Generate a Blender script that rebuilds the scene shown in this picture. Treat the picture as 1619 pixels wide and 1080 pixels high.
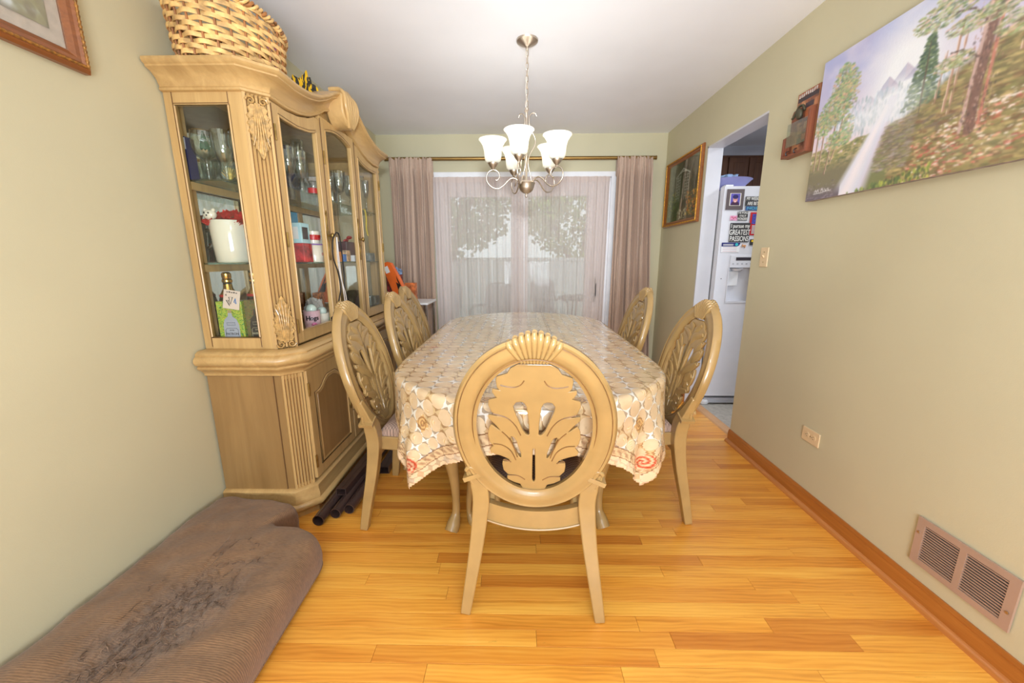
import bpy, math, random
import numpy as np
from mathutils import Vector, Matrix, Euler, noise as mnoise
for o in list(bpy.data.objects): bpy.data.objects.remove(o)
SC = bpy.context.scene; COL = SC.collection
PI = math.pi; R = math.radians
random.seed(7); RNG = np.random.default_rng(7)
# ------------------------------------------------------------ camera, world, lights, exposure
XR, XL, YB, YF, CEIL = 1.46, -1.425, 4.16, -2.4, 2.44
cam = bpy.data.cameras.new('camera'); camo = bpy.data.objects.new('camera', cam); COL.objects.link(camo)
cam.sensor_width = 36.0; cam.lens = 613.78/1619*36.0; cam.clip_start = .02; cam.clip_end = 200
p_, y_, r_ = R(11.969), R(-0.997), R(-0.084)
fwd = Vector((math.sin(y_)*math.cos(p_), math.cos(y_)*math.cos(p_), -math.sin(p_)))
rt = Vector((math.cos(y_), -math.sin(y_), 0)); up = rt.cross(fwd)
rt2 = rt*math.cos(r_)+up*math.sin(r_); up2 = up*math.cos(r_)-rt*math.sin(r_)
mw = Matrix((rt2, up2, -fwd)).transposed().to_4x4(); mw.translation = Vector((0, 0, 1.234))
camo.matrix_world = mw; SC.camera = camo
w = bpy.data.worlds.new('sky'); SC.world = w; w.use_nodes = True
w.node_tree.nodes['Background'].inputs[0].default_value = (.86, .93, 1, 1)
w.node_tree.nodes['Background'].inputs[1].default_value = 1.7
def area(name, loc, rot, sx, sy, power, col=(1, 1, 1)):
    l = bpy.data.lights.new(name, 'AREA'); l.shape = 'RECTANGLE'; l.size = sx; l.size_y = sy; l.energy = power; l.color = col
    o = bpy.data.objects.new(name, l); COL.objects.link(o); o.location = loc; o.rotation_euler = rot; return o
cf = area('camera_flash', (.03, -.02, 1.6), (R(97), 0, 0), .16, .12, 15, (.86, .94, 1)); cf.data.spread = R(85)
area('added_overhead_fill', (0, -1.5, 2.38), (0, 0, 0), 1.8, 1.2, 26, (.80, .90, 1))  # unseen fill added overhead behind the camera, lifts the floor
area('added_frontal_fill', (0, -2.2, 1.5), (R(90), 0, 0), 2.6, 1.9, 14, (.80, .90, 1))  # broad panel added out of view as flat frontal fill
area('added_ceiling_uplight', (.2, -1.2, .9), (R(180-54), 0, 0), 1.1, .7, 92, (.78, .89, 1))  # up-light added behind the camera to brighten the ceiling
SC.view_settings.view_transform = 'Standard'; SC.view_settings.look = 'None'
SC.view_settings.exposure = 0.0; SC.view_settings.gamma = 1.0; SC.view_settings.use_curve_mapping = False
SC.cycles.max_bounces = 8; SC.cycles.transparent_max_bounces = 24; SC.cycles.transmission_bounces = 8
SC.cycles.diffuse_bounces = 5; SC.cycles.glossy_bounces = 5
SC.cycles.caustics_reflective = False; SC.cycles.caustics_refractive = False
SC.cycles.sample_clamp_indirect = 6
SC.cycles.use_denoising = True
# ------------------------------------------------------------ materials
def lin(c):
    return tuple(((x/255)/12.92 if x/255 <= .04045 else ((x/255+.055)/1.055)**2.4) for x in c)
class E:
    """small wrapper: arithmetic on shader sockets"""
    def __init__(s, nt, k): s.nt, s.k = nt, k
    def op(s, o, *a):
        n = s.nt.nodes.new('ShaderNodeMath'); n.operation = o
        for i, x in enumerate((s,)+a):
            if isinstance(x, E): s.nt.links.new(x.k, n.inputs[i])
            else: n.inputs[i].default_value = x
        return E(s.nt, n.outputs[0])
    def __add__(s, b): return s.op('ADD', b)
    def __sub__(s, b): return s.op('SUBTRACT', b)
    def __mul__(s, b): return s.op('MULTIPLY', b)
    def __truediv__(s, b): return s.op('DIVIDE', b)
    def __neg__(s): return s*-1
    def fract(s): return s.op('FRACT')
    def floor(s): return s.op('FLOOR')
    def abs(s): return s.op('ABSOLUTE')
    def sin(s): return s.op('SINE')
    def sqrt(s): return s.op('SQRT')
    def gt(s, b): return s.op('GREATER_THAN', b)
    def lt(s, b): return s.op('LESS_THAN', b)
    def max(s, b): return s.op('MAXIMUM', b)
    def min(s, b): return s.op('MINIMUM', b)
    def pow(s, b): return s.op('POWER', b)
    def clamp(s): return s.op('MAXIMUM', 0.0).op('MINIMUM', 1.0)
def newmat(name):
    m = bpy.data.materials.new(name); m.use_nodes = True
    nt = m.node_tree; return m, nt, nt.nodes['Principled BSDF']
def tc(nt, which='Object'):
    n = nt.nodes.new('ShaderNodeTexCoord'); return n.outputs[which]
def mapping(nt, src, scale, loc=(0, 0, 0)):
    n = nt.nodes.new('ShaderNodeMapping'); n.inputs['Scale'].default_value = scale; n.inputs['Location'].default_value = loc
    nt.links.new(src, n.inputs[0]); return n.outputs[0]
def noise(nt, vec, scale, detail=3, rough=.55, dist=0):
    n = nt.nodes.new('ShaderNodeTexNoise'); n.inputs['Scale'].default_value = scale; n.inputs['Detail'].default_value = detail
    n.inputs['Roughness'].default_value = rough; n.inputs['Distortion'].default_value = dist
    if vec is not None: nt.links.new(vec, n.inputs['Vector'])
    return E(nt, n.outputs[0])
def ramp(nt, fac, stops):
    n = nt.nodes.new('ShaderNodeValToRGB'); cr = n.color_ramp
    while len(cr.elements) < len(stops): cr.elements.new(.5)
    for e, (p, c) in zip(cr.elements, stops): e.position = p; e.color = (*lin(c), 1)
    nt.links.new(fac.k if isinstance(fac, E) else fac, n.inputs[0]); return n.outputs[0]
def mixc(nt, fac, a, b, blend='MIX'):
    n = nt.nodes.new('ShaderNodeMix'); n.data_type = 'RGBA'; n.blend_type = blend
    def put(s, x):
        if isinstance(x, E): nt.links.new(x.k, s)
        elif isinstance(x, bpy.types.NodeSocket): nt.links.new(x, s)
        elif isinstance(x, (int, float)): s.default_value = x
        else: s.default_value = (*lin(x), 1)
    put(n.inputs[0], fac); put(n.inputs[6], a); put(n.inputs[7], b); return n.outputs[2]
def bump(nt, bs, h, dist=.001, strength=1):
    n = nt.nodes.new('ShaderNodeBump'); n.inputs['Distance'].default_value = dist; n.inputs['Strength'].default_value = strength
    nt.links.new(h.k if isinstance(h, E) else h, n.inputs['Height']); nt.links.new(n.outputs[0], bs.inputs['Normal'])
def plain(name, c, rough=.5, metal=0, coat=0, var=.06, vs=6, bmp=0, bs_=60, **kw):
    """principled with a slight procedural colour variation"""
    m, nt, bs = newmat(name)
    v = noise(nt, tc(nt), vs, 3)
    lo = tuple(max(0, x*(1-var)) for x in c); hi = tuple(min(255, x*(1+var)) for x in c)
    nt.links.new(ramp(nt, v, [(.3, lo), (.7, hi)]), bs.inputs['Base Color'])
    bs.inputs['Roughness'].default_value = rough; bs.inputs['Metallic'].default_value = metal; bs.inputs['Coat Weight'].default_value = coat
    if bmp: bump(nt, bs, noise(nt, tc(nt), bs_, 4), bmp)
    for k, x in kw.items():
        s = bs.inputs[k.replace('_', ' ')]
        s.default_value = (*lin(x), 1) if isinstance(x, tuple) else x
    return m
def wood(name, lo, hi, axis=2, rough=.35, coat=.2, scale=1.0, src='Object', rnd=False, bmp=.0004, streak=.5):
    m, nt, bs = newmat(name)
    v = nt.nodes.new('ShaderNodeNewGeometry').outputs['Position'] if src == 'World' else tc(nt, src)
    s = [14*scale]*3; s[axis] = 1.1*scale
    v1 = mapping(nt, v, s)
    n1 = noise(nt, v1, 1.4, 5, .6, 1.2); s2 = [120*scale]*3; s2[axis] = 4*scale
    n2 = noise(nt, mapping(nt, v, s2), 1, 3)
    f = (n1*(1-streak*.5)+n2*streak*.5)
    c = ramp(nt, f, [(.3, lo), (.52, tuple((a+b)/2 for a, b in zip(lo, hi))), (.72, hi)])
    nt.links.new(c, bs.inputs['Base Color']); bs.inputs['Roughness'].default_value = rough; bs.inputs['Coat Weight'].default_value = coat
    bs.inputs['Coat Roughness'].default_value = .2
    bump(nt, bs, n2, bmp, .6); return m
def glassy(name, tint=(245, 248, 246), alpha=.12, rough=.02, refl=1.0):
    """clear thin glass: transparent with real fresnel reflection"""
    m = bpy.data.materials.new(name); m.use_nodes = True; nt = m.node_tree; nt.nodes.clear()
    out = nt.nodes.new('ShaderNodeOutputMaterial'); tr = nt.nodes.new('ShaderNodeBsdfTransparent'); gl = nt.nodes.new('ShaderNodeBsdfGlossy')
    fr = nt.nodes.new('ShaderNodeLayerWeight'); fr.inputs[0].default_value = .5
    tr.inputs[0].default_value = (*lin(tint), 1); gl.inputs['Roughness'].default_value = rough
    mx = nt.nodes.new('ShaderNodeMixShader'); f = (E(nt, fr.outputs['Facing']).pow(5.0)*.8+.03)*refl+alpha
    nt.links.new(f.clamp().k, mx.inputs[0]); nt.links.new(tr.outputs[0], mx.inputs[1]); nt.links.new(gl.outputs[0], mx.inputs[2])
    nt.links.new(mx.outputs[0], out.inputs[0]); return m
def vcol(name='painted_picture', rough=.5, coat=0, bmp=0):
    m, nt, bs = newmat(name); a = nt.nodes.new('ShaderNodeVertexColor'); a.layer_name = 'paint'
    nt.links.new(a.outputs[0], bs.inputs['Base Color']); bs.inputs['Roughness'].default_value = rough; bs.inputs['Coat Weight'].default_value = coat
    if bmp: bump(nt, bs, noise(nt, tc(nt), 120, 3), bmp)
    return m
# ------------------------------------------------------------ geometry
class G:
    def __init__(s): s.v = []; s.f = []; s.mi = []; s.M = Matrix(); s.cur = 0
    def add(s, vs, fs):
        b = len(s.v); s.v += [tuple(s.M @ Vector(x)) for x in vs]
        s.f += [tuple(i+b for i in f) for f in fs]; s.mi += [s.cur]*len(fs); return s
    def box(s, x0, y0, z0, x1, y1, z1):
        return s.add([(x0, y0, z0), (x1, y0, z0), (x1, y1, z0), (x0, y1, z0), (x0, y0, z1), (x1, y0, z1), (x1, y1, z1), (x0, y1, z1)],
              [(0, 3, 2, 1), (4, 5, 6, 7), (0, 1, 5, 4), (1, 2, 6, 5), (2, 3, 7, 6), (3, 0, 4, 7)])
    def cbox(s, c, d, rot=(0, 0, 0)):
        m = s.M; s.M = m @ Matrix.Translation(c) @ Euler(rot).to_matrix().to_4x4()
        s.box(-d[0]/2, -d[1]/2, -d[2]/2, d[0]/2, d[1]/2, d[2]/2); s.M = m; return s
    def prism(s, poly, h0, h1, ax='z'):
        """extrude a 2-D polygon; ax names the extrusion axis"""
        def P(a, b, h): return {'z': (a, b, h), 'y': (a, h, b), 'x': (h, a, b)}[ax]
        n = len(poly); vs = [P(a, b, h0) for a, b in poly]+[P(a, b, h1) for a, b in poly]
        fs = [tuple(range(n-1, -1, -1)), tuple(range(n, 2*n))]+[(i, (i+1) % n, n+(i+1) % n, n+i) for i in range(n)]
        return s.add(vs, fs)
    def tube(s, path, rad, n=8, closed=False, sq=None, caps=True, up=None):
        """tube along path; rad number or list; sq=(a,b) scales the section axes; section rect when n==4"""
        P = [Vector(p) for p in path]; m = len(P)
        if not isinstance(rad, (list, tuple)): rad = [rad]*m
        T = []
        for i in range(m):
            a = P[(i-1) % m] if closed or i > 0 else P[i]; b = P[(i+1) % m] if closed or i < m-1 else P[i]
            t = (b-a); T.append(t.normalized() if t.length > 1e-9 else Vector((0, 0, 1)))
        u = Vector(up) if up else (Vector((0, 0, 1)) if abs(T[0].z) < .9 else Vector((1, 0, 0)))
        vs = []; sa, sb = sq or (1, 1)
        for i in range(m):
            if up: u = Vector(up)
            u = (u-T[i]*u.dot(T[i])); u = u.normalized() if u.length > 1e-6 else T[i].orthogonal().normalized()
            w = T[i].cross(u)
            for k in range(n):
                an = 2*PI*(k+.5)/n; r = rad[i]*(math.sqrt(2) if n == 4 else 1)
                vs.append(P[i]+u*(math.cos(an)*r*sa)+w*(math.sin(an)*r*sb))
        fs = []
        for i in range(m if closed else m-1):
            j = (i+1) % m
            for k in range(n): fs.append((i*n+k, i*n+(k+1) % n, j*n+(k+1) % n, j*n+k))
        if caps and not closed: fs += [tuple(range(n-1, -1, -1)), tuple(range((m-1)*n, m*n))]
        return s.add(vs, fs)
    def lathe(s, prof, n=24, c=(0, 0, 0), closed=False):
        vs = []; m = len(prof)
        for r, z in prof:
            for k in range(n):
                a = 2*PI*k/n; vs.append((c[0]+r*math.cos(a), c[1]+r*math.sin(a), c[2]+z))
        fs = []
        for i in range(m if closed else m-1):
            j = (i+1) % m
            for k in range(n): fs.append((i*n+k, i*n+(k+1) % n, j*n+(k+1) % n, j*n+k))
        if not closed:
            if prof[0][0] > 1e-5: fs.append(tuple(range(n-1, -1, -1)))
            if prof[-1][0] > 1e-5: fs.append(tuple(range((m-1)*n, m*n)))
        return s.add(vs, fs)
    def ball(s, c, r, sx=1, sy=1, sz=1, n=14, m=8):
        pr = [(math.sin(PI*i/m)*r+1e-6, -math.cos(PI*i/m)*r) for i in range(m+1)]
        vs = []; 
        for rr, z in pr:
            for k in range(n): a = 2*PI*k/n; vs.append((c[0]+rr*math.cos(a)*sx, c[1]+rr*math.sin(a)*sy, c[2]+z*sz))
        return s.add(vs, [(i*n+k, i*n+(k+1) % n, (i+1)*n+(k+1) % n, (i+1)*n+k) for i in range(m) for k in range(n)])
    def sweep(s, path, prof, closed=False, zs=None):
        """mitred moulding: path of (x,y) seen from above, profile (out, z); out = right of travel"""
        P = [Vector((p[0], p[1])) for p in path]; m = len(P); q = len(prof); vs = []
        for i in range(m):
            d0 = (P[i]-P[(i-1) % m]) if (closed or i > 0) else (P[1]-P[0]); d1 = (P[(i+1) % m]-P[i]) if (closed or i < m-1) else d0
            n0 = Vector((d0.y, -d0.x)).normalized(); n1 = Vector((d1.y, -d1.x)).normalized()
            mi = (n0+n1).normalized(); k = 1/max(.3, mi.dot(n0)); dz = zs[i] if zs else 0
            for o, z in prof: vs.append((P[i].x+mi.x*o*k, P[i].y+mi.y*o*k, z+dz))
        fs = []
        for i in range(m if closed else m-1):
            j = (i+1) % m
            for k in range(q): fs.append((i*q+k, j*q+k, j*q+(k+1) % q, i*q+(k+1) % q))
        if not closed: fs += [tuple(range(q)), tuple(range(m*q-1, (m-1)*q-1, -1))]
        return s.add(vs, fs)
    def grid(s, fn, nu, nv, wrapu=False):
        vs = [fn(i/(nu if wrapu else nu-1), j/(nv-1)) for j in range(nv) for i in range(nu)]
        fs = [(j*nu+i, j*nu+(i+1) % nu, (j+1)*nu+(i+1) % nu, (j+1)*nu+i) for j in range(nv-1) for i in range(nu if wrapu else nu-1)]
        return s.add(vs, fs)
    def mesh(s, name, mats, smooth=35):
        me = bpy.data.meshes.new(name); me.from_pydata(s.v, [], s.f)
        for m in (mats if isinstance(mats, (list, tuple)) else [mats]): me.materials.append(m)
        if any(s.mi): me.polygons.foreach_set('material_index', s.mi)
        import bmesh
        bm = bmesh.new(); bm.from_mesh(me); bmesh.ops.recalc_face_normals(bm, faces=bm.faces); bm.to_mesh(me); bm.free()
        if smooth:
            me.polygons.foreach_set('use_smooth', [True]*len(me.polygons)); me.set_sharp_from_angle(angle=R(smooth))
        me.update(); return me
    def obj(s, name, mats, parent=None, bevel=0, smooth=35, sub=0):
        o = bpy.data.objects.new(name, s.mesh(name, mats, smooth)); COL.objects.link(o)
        if parent is not None: o.parent = parent
        if bevel:
            b = o.modifiers.new('bevel', 'BEVEL'); b.width = bevel; b.segments = 2; b.limit_method = 'ANGLE'; b.angle_limit = R(40)
        if sub:
            b = o.modifiers.new('sub', 'SUBSURF'); b.levels = sub; b.render_levels = sub
        return o
def tag(o, label, cat, group=None, kind=None):
    if label: o['label'] = label
    if cat: o['category'] = cat
    if group: o['group'] = group
    if kind: o['kind'] = kind
    return o
def struct(o): o['kind'] = 'structure'; return o
def thing(name, label, cat, loc=(0, 0, 0), rz=0, group=None):
    o = bpy.data.objects.new(name, None); COL.objects.link(o); o.location = loc; o.rotation_euler = (0, 0, rz); o.empty_display_size = .05
    return tag(o, label, cat, group)
def copy_tree(o, parent=None):
    c = o.copy(); COL.objects.link(c)
    if parent is not None: c.parent = parent
    for ch in list(o.children): copy_tree(ch, c)
    return c
def dup(o, loc, rz, label, scale=None):
    c = copy_tree(o); c.location = loc; c.rotation_euler = (0, 0, rz); c['label'] = label
    if scale: c.scale = scale
    return c
def text(name, body, size, loc, rot, mat, parent, ext=.0004, bold=0, align='CENTER', sx=1):
    cu = bpy.data.curves.new(name, 'FONT'); cu.body = body; cu.size = size; cu.extrude = ext; cu.offset = bold; cu.align_x = align; cu.align_y = 'CENTER'
    cu.resolution_u = 3; cu.materials.append(mat); o = bpy.data.objects.new(name, cu); COL.objects.link(o)
    me = bpy.data.meshes.new_from_object(o.evaluated_get(bpy.context.evaluated_depsgraph_get())); bpy.data.objects.remove(o)
    for v in me.vertices: v.co.x *= sx
    o = bpy.data.objects.new(name, me); COL.objects.link(o); o['kind'] = 'stuff'
    o.location = loc; o.rotation_euler = rot; o.parent = parent; return o
def spline(pts, n=8, closed=False):
    """Catmull-Rom through points"""
    P = [Vector(p) for p in pts]; m = len(P); out = []
    for i in range(m if closed else m-1):
        if closed: a, b, c, d = P[(i-1) % m], P[i], P[(i+1) % m], P[(i+2) % m]
        else: a, b, c, d = P[max(i-1, 0)], P[i], P[i+1], P[min(i+2, m-1)]
        for k in range(n):
            t = k/n; out.append(.5*((2*b)+(c-a)*t+(2*a-5*b+4*c-d)*t*t+(3*b-a-3*c+d)*t**3))
    if not closed: out.append(P[-1])
    return out
def lerp(a, b, t): return a+(b-a)*t
def interp(x, xs, ys): return float(np.interp(x, xs, ys))
# ------------------------------------------------------------ picture canvas (colour attribute on a fine mesh)
class Canvas:
    def __init__(s, w, h, base):
        s.w, s.h = w, h; s.a = np.zeros((h, w, 3)); s.a[:] = base
        s.V, s.U = np.mgrid[0:h, 0:w]; s.U = s.U/(w-1); s.V = s.V/(h-1); s.asp = w/h
    def nz(s, fx, fy, seed=0, oct=3):
        rg = np.random.default_rng(seed); o = np.zeros((s.h, s.w)); amp = 1; tot = 0
        for k in range(oct):
            gx, gy = int(fx*2**k)+3, int(fy*2**k)+3; g = rg.random((gy, gx))
            x = s.U*(gx-2); y = s.V*(gy-2); xi = x.astype(int); yi = y.astype(int); fx_, fy_ = x-xi, y-yi
            fx_ = fx_*fx_*(3-2*fx_); fy_ = fy_*fy_*(3-2*fy_)
            o += amp*((g[yi, xi]*(1-fx_)+g[yi, xi+1]*fx_)*(1-fy_)+(g[yi+1, xi]*(1-fx_)+g[yi+1, xi+1]*fx_)*fy_); tot += amp; amp *= .5
        return o/tot
    def put(s, m, c):
        m = np.clip(m, 0, 1)[..., None]; s.a = s.a*(1-m)+np.array(c, float)*m
    def blob(s, u, v, r, c, al=.8, sx=1, sy=1, hard=4):
        d = np.sqrt(((s.U-u)*s.asp/sx)**2+((s.V-v)/sy)**2)/r; s.put(al*np.clip((1-d)*hard, 0, 1), c)
    def dabs(s, n, reg, cols, r=(.006, .015), al=.8, seed=0, sx=1, sy=1, dens=None):
        rg = random.Random(seed)
        for i in range(n):
            u, v = rg.uniform(reg[0], reg[2]), rg.uniform(reg[1], reg[3])
            if dens and rg.random() > dens(u, v): continue
            rr = rg.uniform(*r); c = cols[rg.randrange(len(cols))]; k = rg.uniform(.85, 1.12)
            s.lblob(u, v, rr, tuple(min(255, x*k) for x in c), al, sx, sy)
    def lblob(s, u, v, r, c, al, sx=1, sy=1):
        x0 = max(0, int((u-r*sx/s.asp*1.1)*s.w)); x1 = min(s.w, int((u+r*sx/s.asp*1.1)*s.w)+2); y0 = max(0, int((v-r*sy*1.1)*s.h)); y1 = min(s.h, int((v+r*sy*1.1)*s.h)+2)
        if x0 >= x1 or y0 >= y1: return
        U = s.U[y0:y1, x0:x1]; V = s.V[y0:y1, x0:x1]; d = np.sqrt(((U-u)*s.asp/sx)**2+((V-v)/sy)**2)/r
        m = (al*np.clip((1-d)*3, 0, 1))[..., None]; s.a[y0:y1, x0:x1] = s.a[y0:y1, x0:x1]*(1-m)+np.array(c)*m
    def line(s, pts, r, c, al=.9, n=40):
        for i in range(len(pts)-1):
            (u0, v0, *_), (u1, v1, *_) = pts[i], pts[i+1]; L = max(2, int(math.hypot((u1-u0)*s.asp, v1-v0)/(r*.5)))
            for k in range(L+1): t = k/L; s.lblob(lerp(u0, u1, t), lerp(v0, v1, t), r, c, al)
    def plane(s, name, o, du, dv, mat, parent):
        """o top-left corner, du/dv full-size vectors"""
        o, du, dv = map(np.array, (o, du, dv)); P = o+s.U[..., None]*du+s.V[..., None]*dv
        idx = np.arange(s.w*s.h).reshape(s.h, s.w); q = np.stack([idx[:-1, :-1], idx[1:, :-1], idx[1:, 1:], idx[:-1, 1:]], -1).reshape(-1, 4)
        me = bpy.data.meshes.new(name); me.vertices.add(s.w*s.h); me.vertices.foreach_set('co', P.reshape(-1).astype('f'))
        me.loops.add(q.size); me.loops.foreach_set('vertex_index', q.reshape(-1).astype('i')); me.polygons.add(len(q))
        me.polygons.foreach_set('loop_start', np.arange(0, q.size, 4, dtype='i')); me.update(calc_edges=True)
        ca = me.color_attributes.new('paint', 'FLOAT_COLOR', 'POINT'); c = np.clip(s.a/255, 0, 1); c = np.where(c <= .04045, c/12.92, ((c+.055)/1.055)**2.4)
        ca.data.foreach_set('color', np.concatenate([c, np.ones((s.h, s.w, 1))], -1).reshape(-1).astype('f'))
        me.materials.append(mat); ob = bpy.data.objects.new(name, me); COL.objects.link(ob)
        if parent is not None: ob.parent = parent
        return ob
# ------------------------------------------------------------ shared materials
def wall_paint(name, c):
    m, nt, bs = newmat(name); g = nt.nodes.new('ShaderNodeNewGeometry'); v = g.outputs['Position']
    n = noise(nt, v, 1.1, 3); nt.links.new(ramp(nt, n, [(.3, tuple(x*.975 for x in c)), (.7, tuple(min(255, x*1.02) for x in c))]), bs.inputs['Base Color'])
    bs.inputs['Roughness'].default_value = .55; bump(nt, bs, noise(nt, v, 260, 2), .0004, .5); return m
M_WALL = wall_paint('sage_wall_paint', (202, 194, 163))
M_CEIL = wall_paint('white_ceiling_paint', (243, 244, 250))
M_WHITE = plain('white_trim_paint', (236, 236, 240), .4, var=.02)
M_TAN = wood('antique_cream_paint', (196, 160, 100), (224, 190, 130), 2, .38, .25, .6, bmp=.0002)
M_CHAIR = plain('chair_cream_finish', (166, 134, 84), .33, 0, .35, .05, 9)
M_GLAZE = plain('brown_antique_glaze', (122, 86, 48), .45, var=.15, vs=30)
M_CAB = wood('cabinet_light_oak', (178, 142, 90), (206, 170, 114), 2, .36, .2, .8)
M_CABX = wood('cabinet_light_oak_crosswise', (176, 140, 88), (206, 170, 114), 1, .36, .2, .8)
M_CABP = wood('cabinet_veneer_panel', (138, 104, 62), (166, 130, 82), 2, .34, .25, .5, streak=.3)
M_GROOVE = plain('dark_groove_line', (104, 72, 42), .6)
M_BRASS = plain('aged_brass', (160, 132, 78), .4, 1, var=.15, vs=40)
M_NICKEL = plain('brushed_nickel', (206, 194, 180), .36, 1, var=.05)
M_BRONZE = plain('bronze_rod_metal', (150, 120, 70), .38, .9)
M_BASE = wood('orange_oak_trim', (158, 92, 36), (188, 118, 52), 1, .35, .3, .9, src='World')
M_SHOE = wood('orange_oak_shoe', (176, 108, 50), (206, 136, 72), 1, .35, .3, .9, src='World')
M_BLACK = plain('black_plastic', (24, 24, 26), .4)
M_DARK = plain('dark_cavity', (30, 28, 27), .8)
M_GLASS = glassy('clear_pane', (250, 252, 250), .015)
M_WARE = glassy('clear_glassware', (238, 243, 242), .13, .04, 1.5)
M_SHELFG = glassy('green_edge_shelf_glass', (228, 240, 232), .04)
M_GOLD = plain('gold_foil', (214, 176, 96), .25, 1, var=.12, vs=60)
M_CERAM = plain('white_ceramic', (232, 224, 208), .15, 0, .5, .02)
M_WHITEP = plain('white_plastic', (228, 228, 230), .35, var=.02)
M_RED = plain('red_plastic', (190, 32, 34), .35)
# ------------------------------------------------------------ room shell
T = .11; D0, D1, DH = 2.52, 3.27, 2.081
g = G(); g.box(XR, YF, 0, XR+T, D0, CEIL); g.box(XR, D0, DH, XR+T, D1, CEIL); g.box(XR, D1, 0, XR+T, YB, CEIL)
struct(g.obj('wall_right', M_WALL, smooth=0))
struct(G().box(XL-.12, YF, 0, XL, YB, CEIL).obj('wall_left', M_WALL, smooth=0))
WX0, WX1, WZ = -.87, .975, 2.09
g = G(); g.box(XL-.12, YB, 0, WX0, YB+.14, CEIL); g.box(WX1, YB, 0, XR+T, YB+.14, CEIL); g.box(WX0, YB, WZ, WX1, YB+.14, CEIL)
struct(g.obj('wall_back', M_WALL, smooth=0))
struct(G().box(XL-.12, YF-.12, 0, XR+T, YF, CEIL).obj('wall_front', M_WALL, smooth=0))
struct(G().box(XL-.12, YF-.12, CEIL, XR+T, YB+.14, CEIL+.1).box(XR+T, 1.0, CEIL, XR+2.1, 5.2, CEIL+.1).obj('ceiling', M_CEIL, smooth=0))
# doorway lining
g = G(); g.box(XR-.001, D1-.012, 0, XR+T+.004, D1, DH); g.box(XR-.001, D0, DH-.012, XR+T+.004, D1, DH); g.box(XR+.012, D0, 0, XR+T+.004, D0+.01, DH)
struct(g.obj('trim_1', plain('doorway_lining_paint', (206, 206, 212), .4, var=.015), smooth=0))
# floor: sub-floor plus single oak boards
def plank_mat():
    m, nt, bs = newmat('honey_oak_boards'); g = nt.nodes.new('ShaderNodeNewGeometry'); oi = nt.nodes.new('ShaderNodeObjectInfo')
    add = nt.nodes.new('ShaderNodeVectorMath'); add.operation = 'MULTIPLY_ADD'; cmb = nt.nodes.new('ShaderNodeCombineXYZ'); rn = E(nt, oi.outputs['Random'])
    nt.links.new((rn*37).k, cmb.inputs[0]); nt.links.new((rn*91).k, cmb.inputs[1]); cmb.inputs[2].default_value = 0
    vadd = nt.nodes.new('ShaderNodeVectorMath'); vadd.operation = 'ADD'; nt.links.new(g.outputs['Position'], vadd.inputs[0]); nt.links.new(cmb.outputs[0], vadd.inputs[1])
    v = vadd.outputs[0]
    n1 = noise(nt, mapping(nt, v, (.9, 13, 1)), 1.6, 4, .5, .6)
    w = nt.nodes.new('ShaderNodeTexWave'); w.wave_type = 'BANDS'; w.bands_direction = 'Y'; w.inputs['Scale'].default_value = 9; w.inputs['Distortion'].default_value = 9; w.inputs['Detail'].default_value = 2; w.inputs['Detail Scale'].default_value = .7
    nt.links.new(mapping(nt, v, (.55, 2.4, 1)), w.inputs[0])
    n3 = noise(nt, mapping(nt, v, (9, 260, 1)), 1, 2)
    f = n1*.68+E(nt, w.outputs[1])*.10+n3*.2
    c = ramp(nt, f, [(.28, (204, 134, 50)), (.46, (234, 168, 72)), (.62, (246, 188, 88)), (.8, (250, 206, 112))])
    tone = ramp(nt, rn, [(0, (214, 176, 146)), (.22, (246, 226, 200)), (.6, (255, 250, 236)), (.85, (250, 232, 200)), (1, (228, 196, 158))])
    c = mixc(nt, .85, c, tone, 'MULTIPLY')
    sc = noise(nt, mapping(nt, g.outputs['Position'], (1.5, 5, 1)), 3, 6, .75)   # dark wear specks and scratches
    c = mixc(nt, ((sc-.64)*7).clamp()*.5, c, (120, 66, 28))
    nt.links.new(c, bs.inputs['Base Color']); bs.inputs['Roughness'].default_value = .33; bs.inputs['Coat Weight'].default_value = .25; bs.inputs['Coat Roughness'].default_value = .25
    bump(nt, bs, n3, .0003, .5); return m
M_PLANK = plank_mat(); M_SUB = plain('dark_board_joint', (110, 62, 26), .7)
floor = struct(G().box(XL-.12, YF-.12, -.12, XR+.04, YB+.1, -.004).obj('floor', M_SUB, smooth=0))
g = G(); c_ = .0012
g.add([(0, 0, -.005), (1, 0, -.005), (1, 1, -.005), (0, 1, -.005), (0, 0, -.0004), (1, 0, -.0004), (1, 1, -.0004), (0, 1, -.0004), (.0015, .022, 0), (.9985, .022, 0), (.9985, .978, 0), (.0015, .978, 0)],
      [(0, 1, 5, 4), (1, 2, 6, 5), (2, 3, 7, 6), (3, 0, 4, 7), (4, 5, 9, 8), (5, 6, 10, 9), (6, 7, 11, 10), (7, 4, 8, 11), (8, 9, 10, 11)])
pm = g.mesh('plank', M_PLANK, 0); PW = .0586; yy = .68; rp = random.Random(3); count = 0
joints_known = {}
while yy < YB:
    x = XL-rp.uniform(0, .9); y1 = min(yy+PW, YB+.02)
    while x < XR+.04:
        L = rp.choice([.45, .6, .75, .9, 1.1, 1.3, 1.5]); x1 = x+L; a = max(x, XL); b = min(x1, XR+.04)
        if b-a > .02:
            o = bpy.data.objects.new('plank', pm); COL.objects.link(o); o.parent = floor; o.location = (a+.0005, yy, 0); o.scale = (b-a-.0010, y1-yy-.0008, 1); count += 1
        x = x1
    yy += PW
o = G().box(XL, YF, -.005, XR+.04, .68, 0).obj('plank_field', M_PLANK, floor, smooth=0); o['kind'] = 'stuff'
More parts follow.
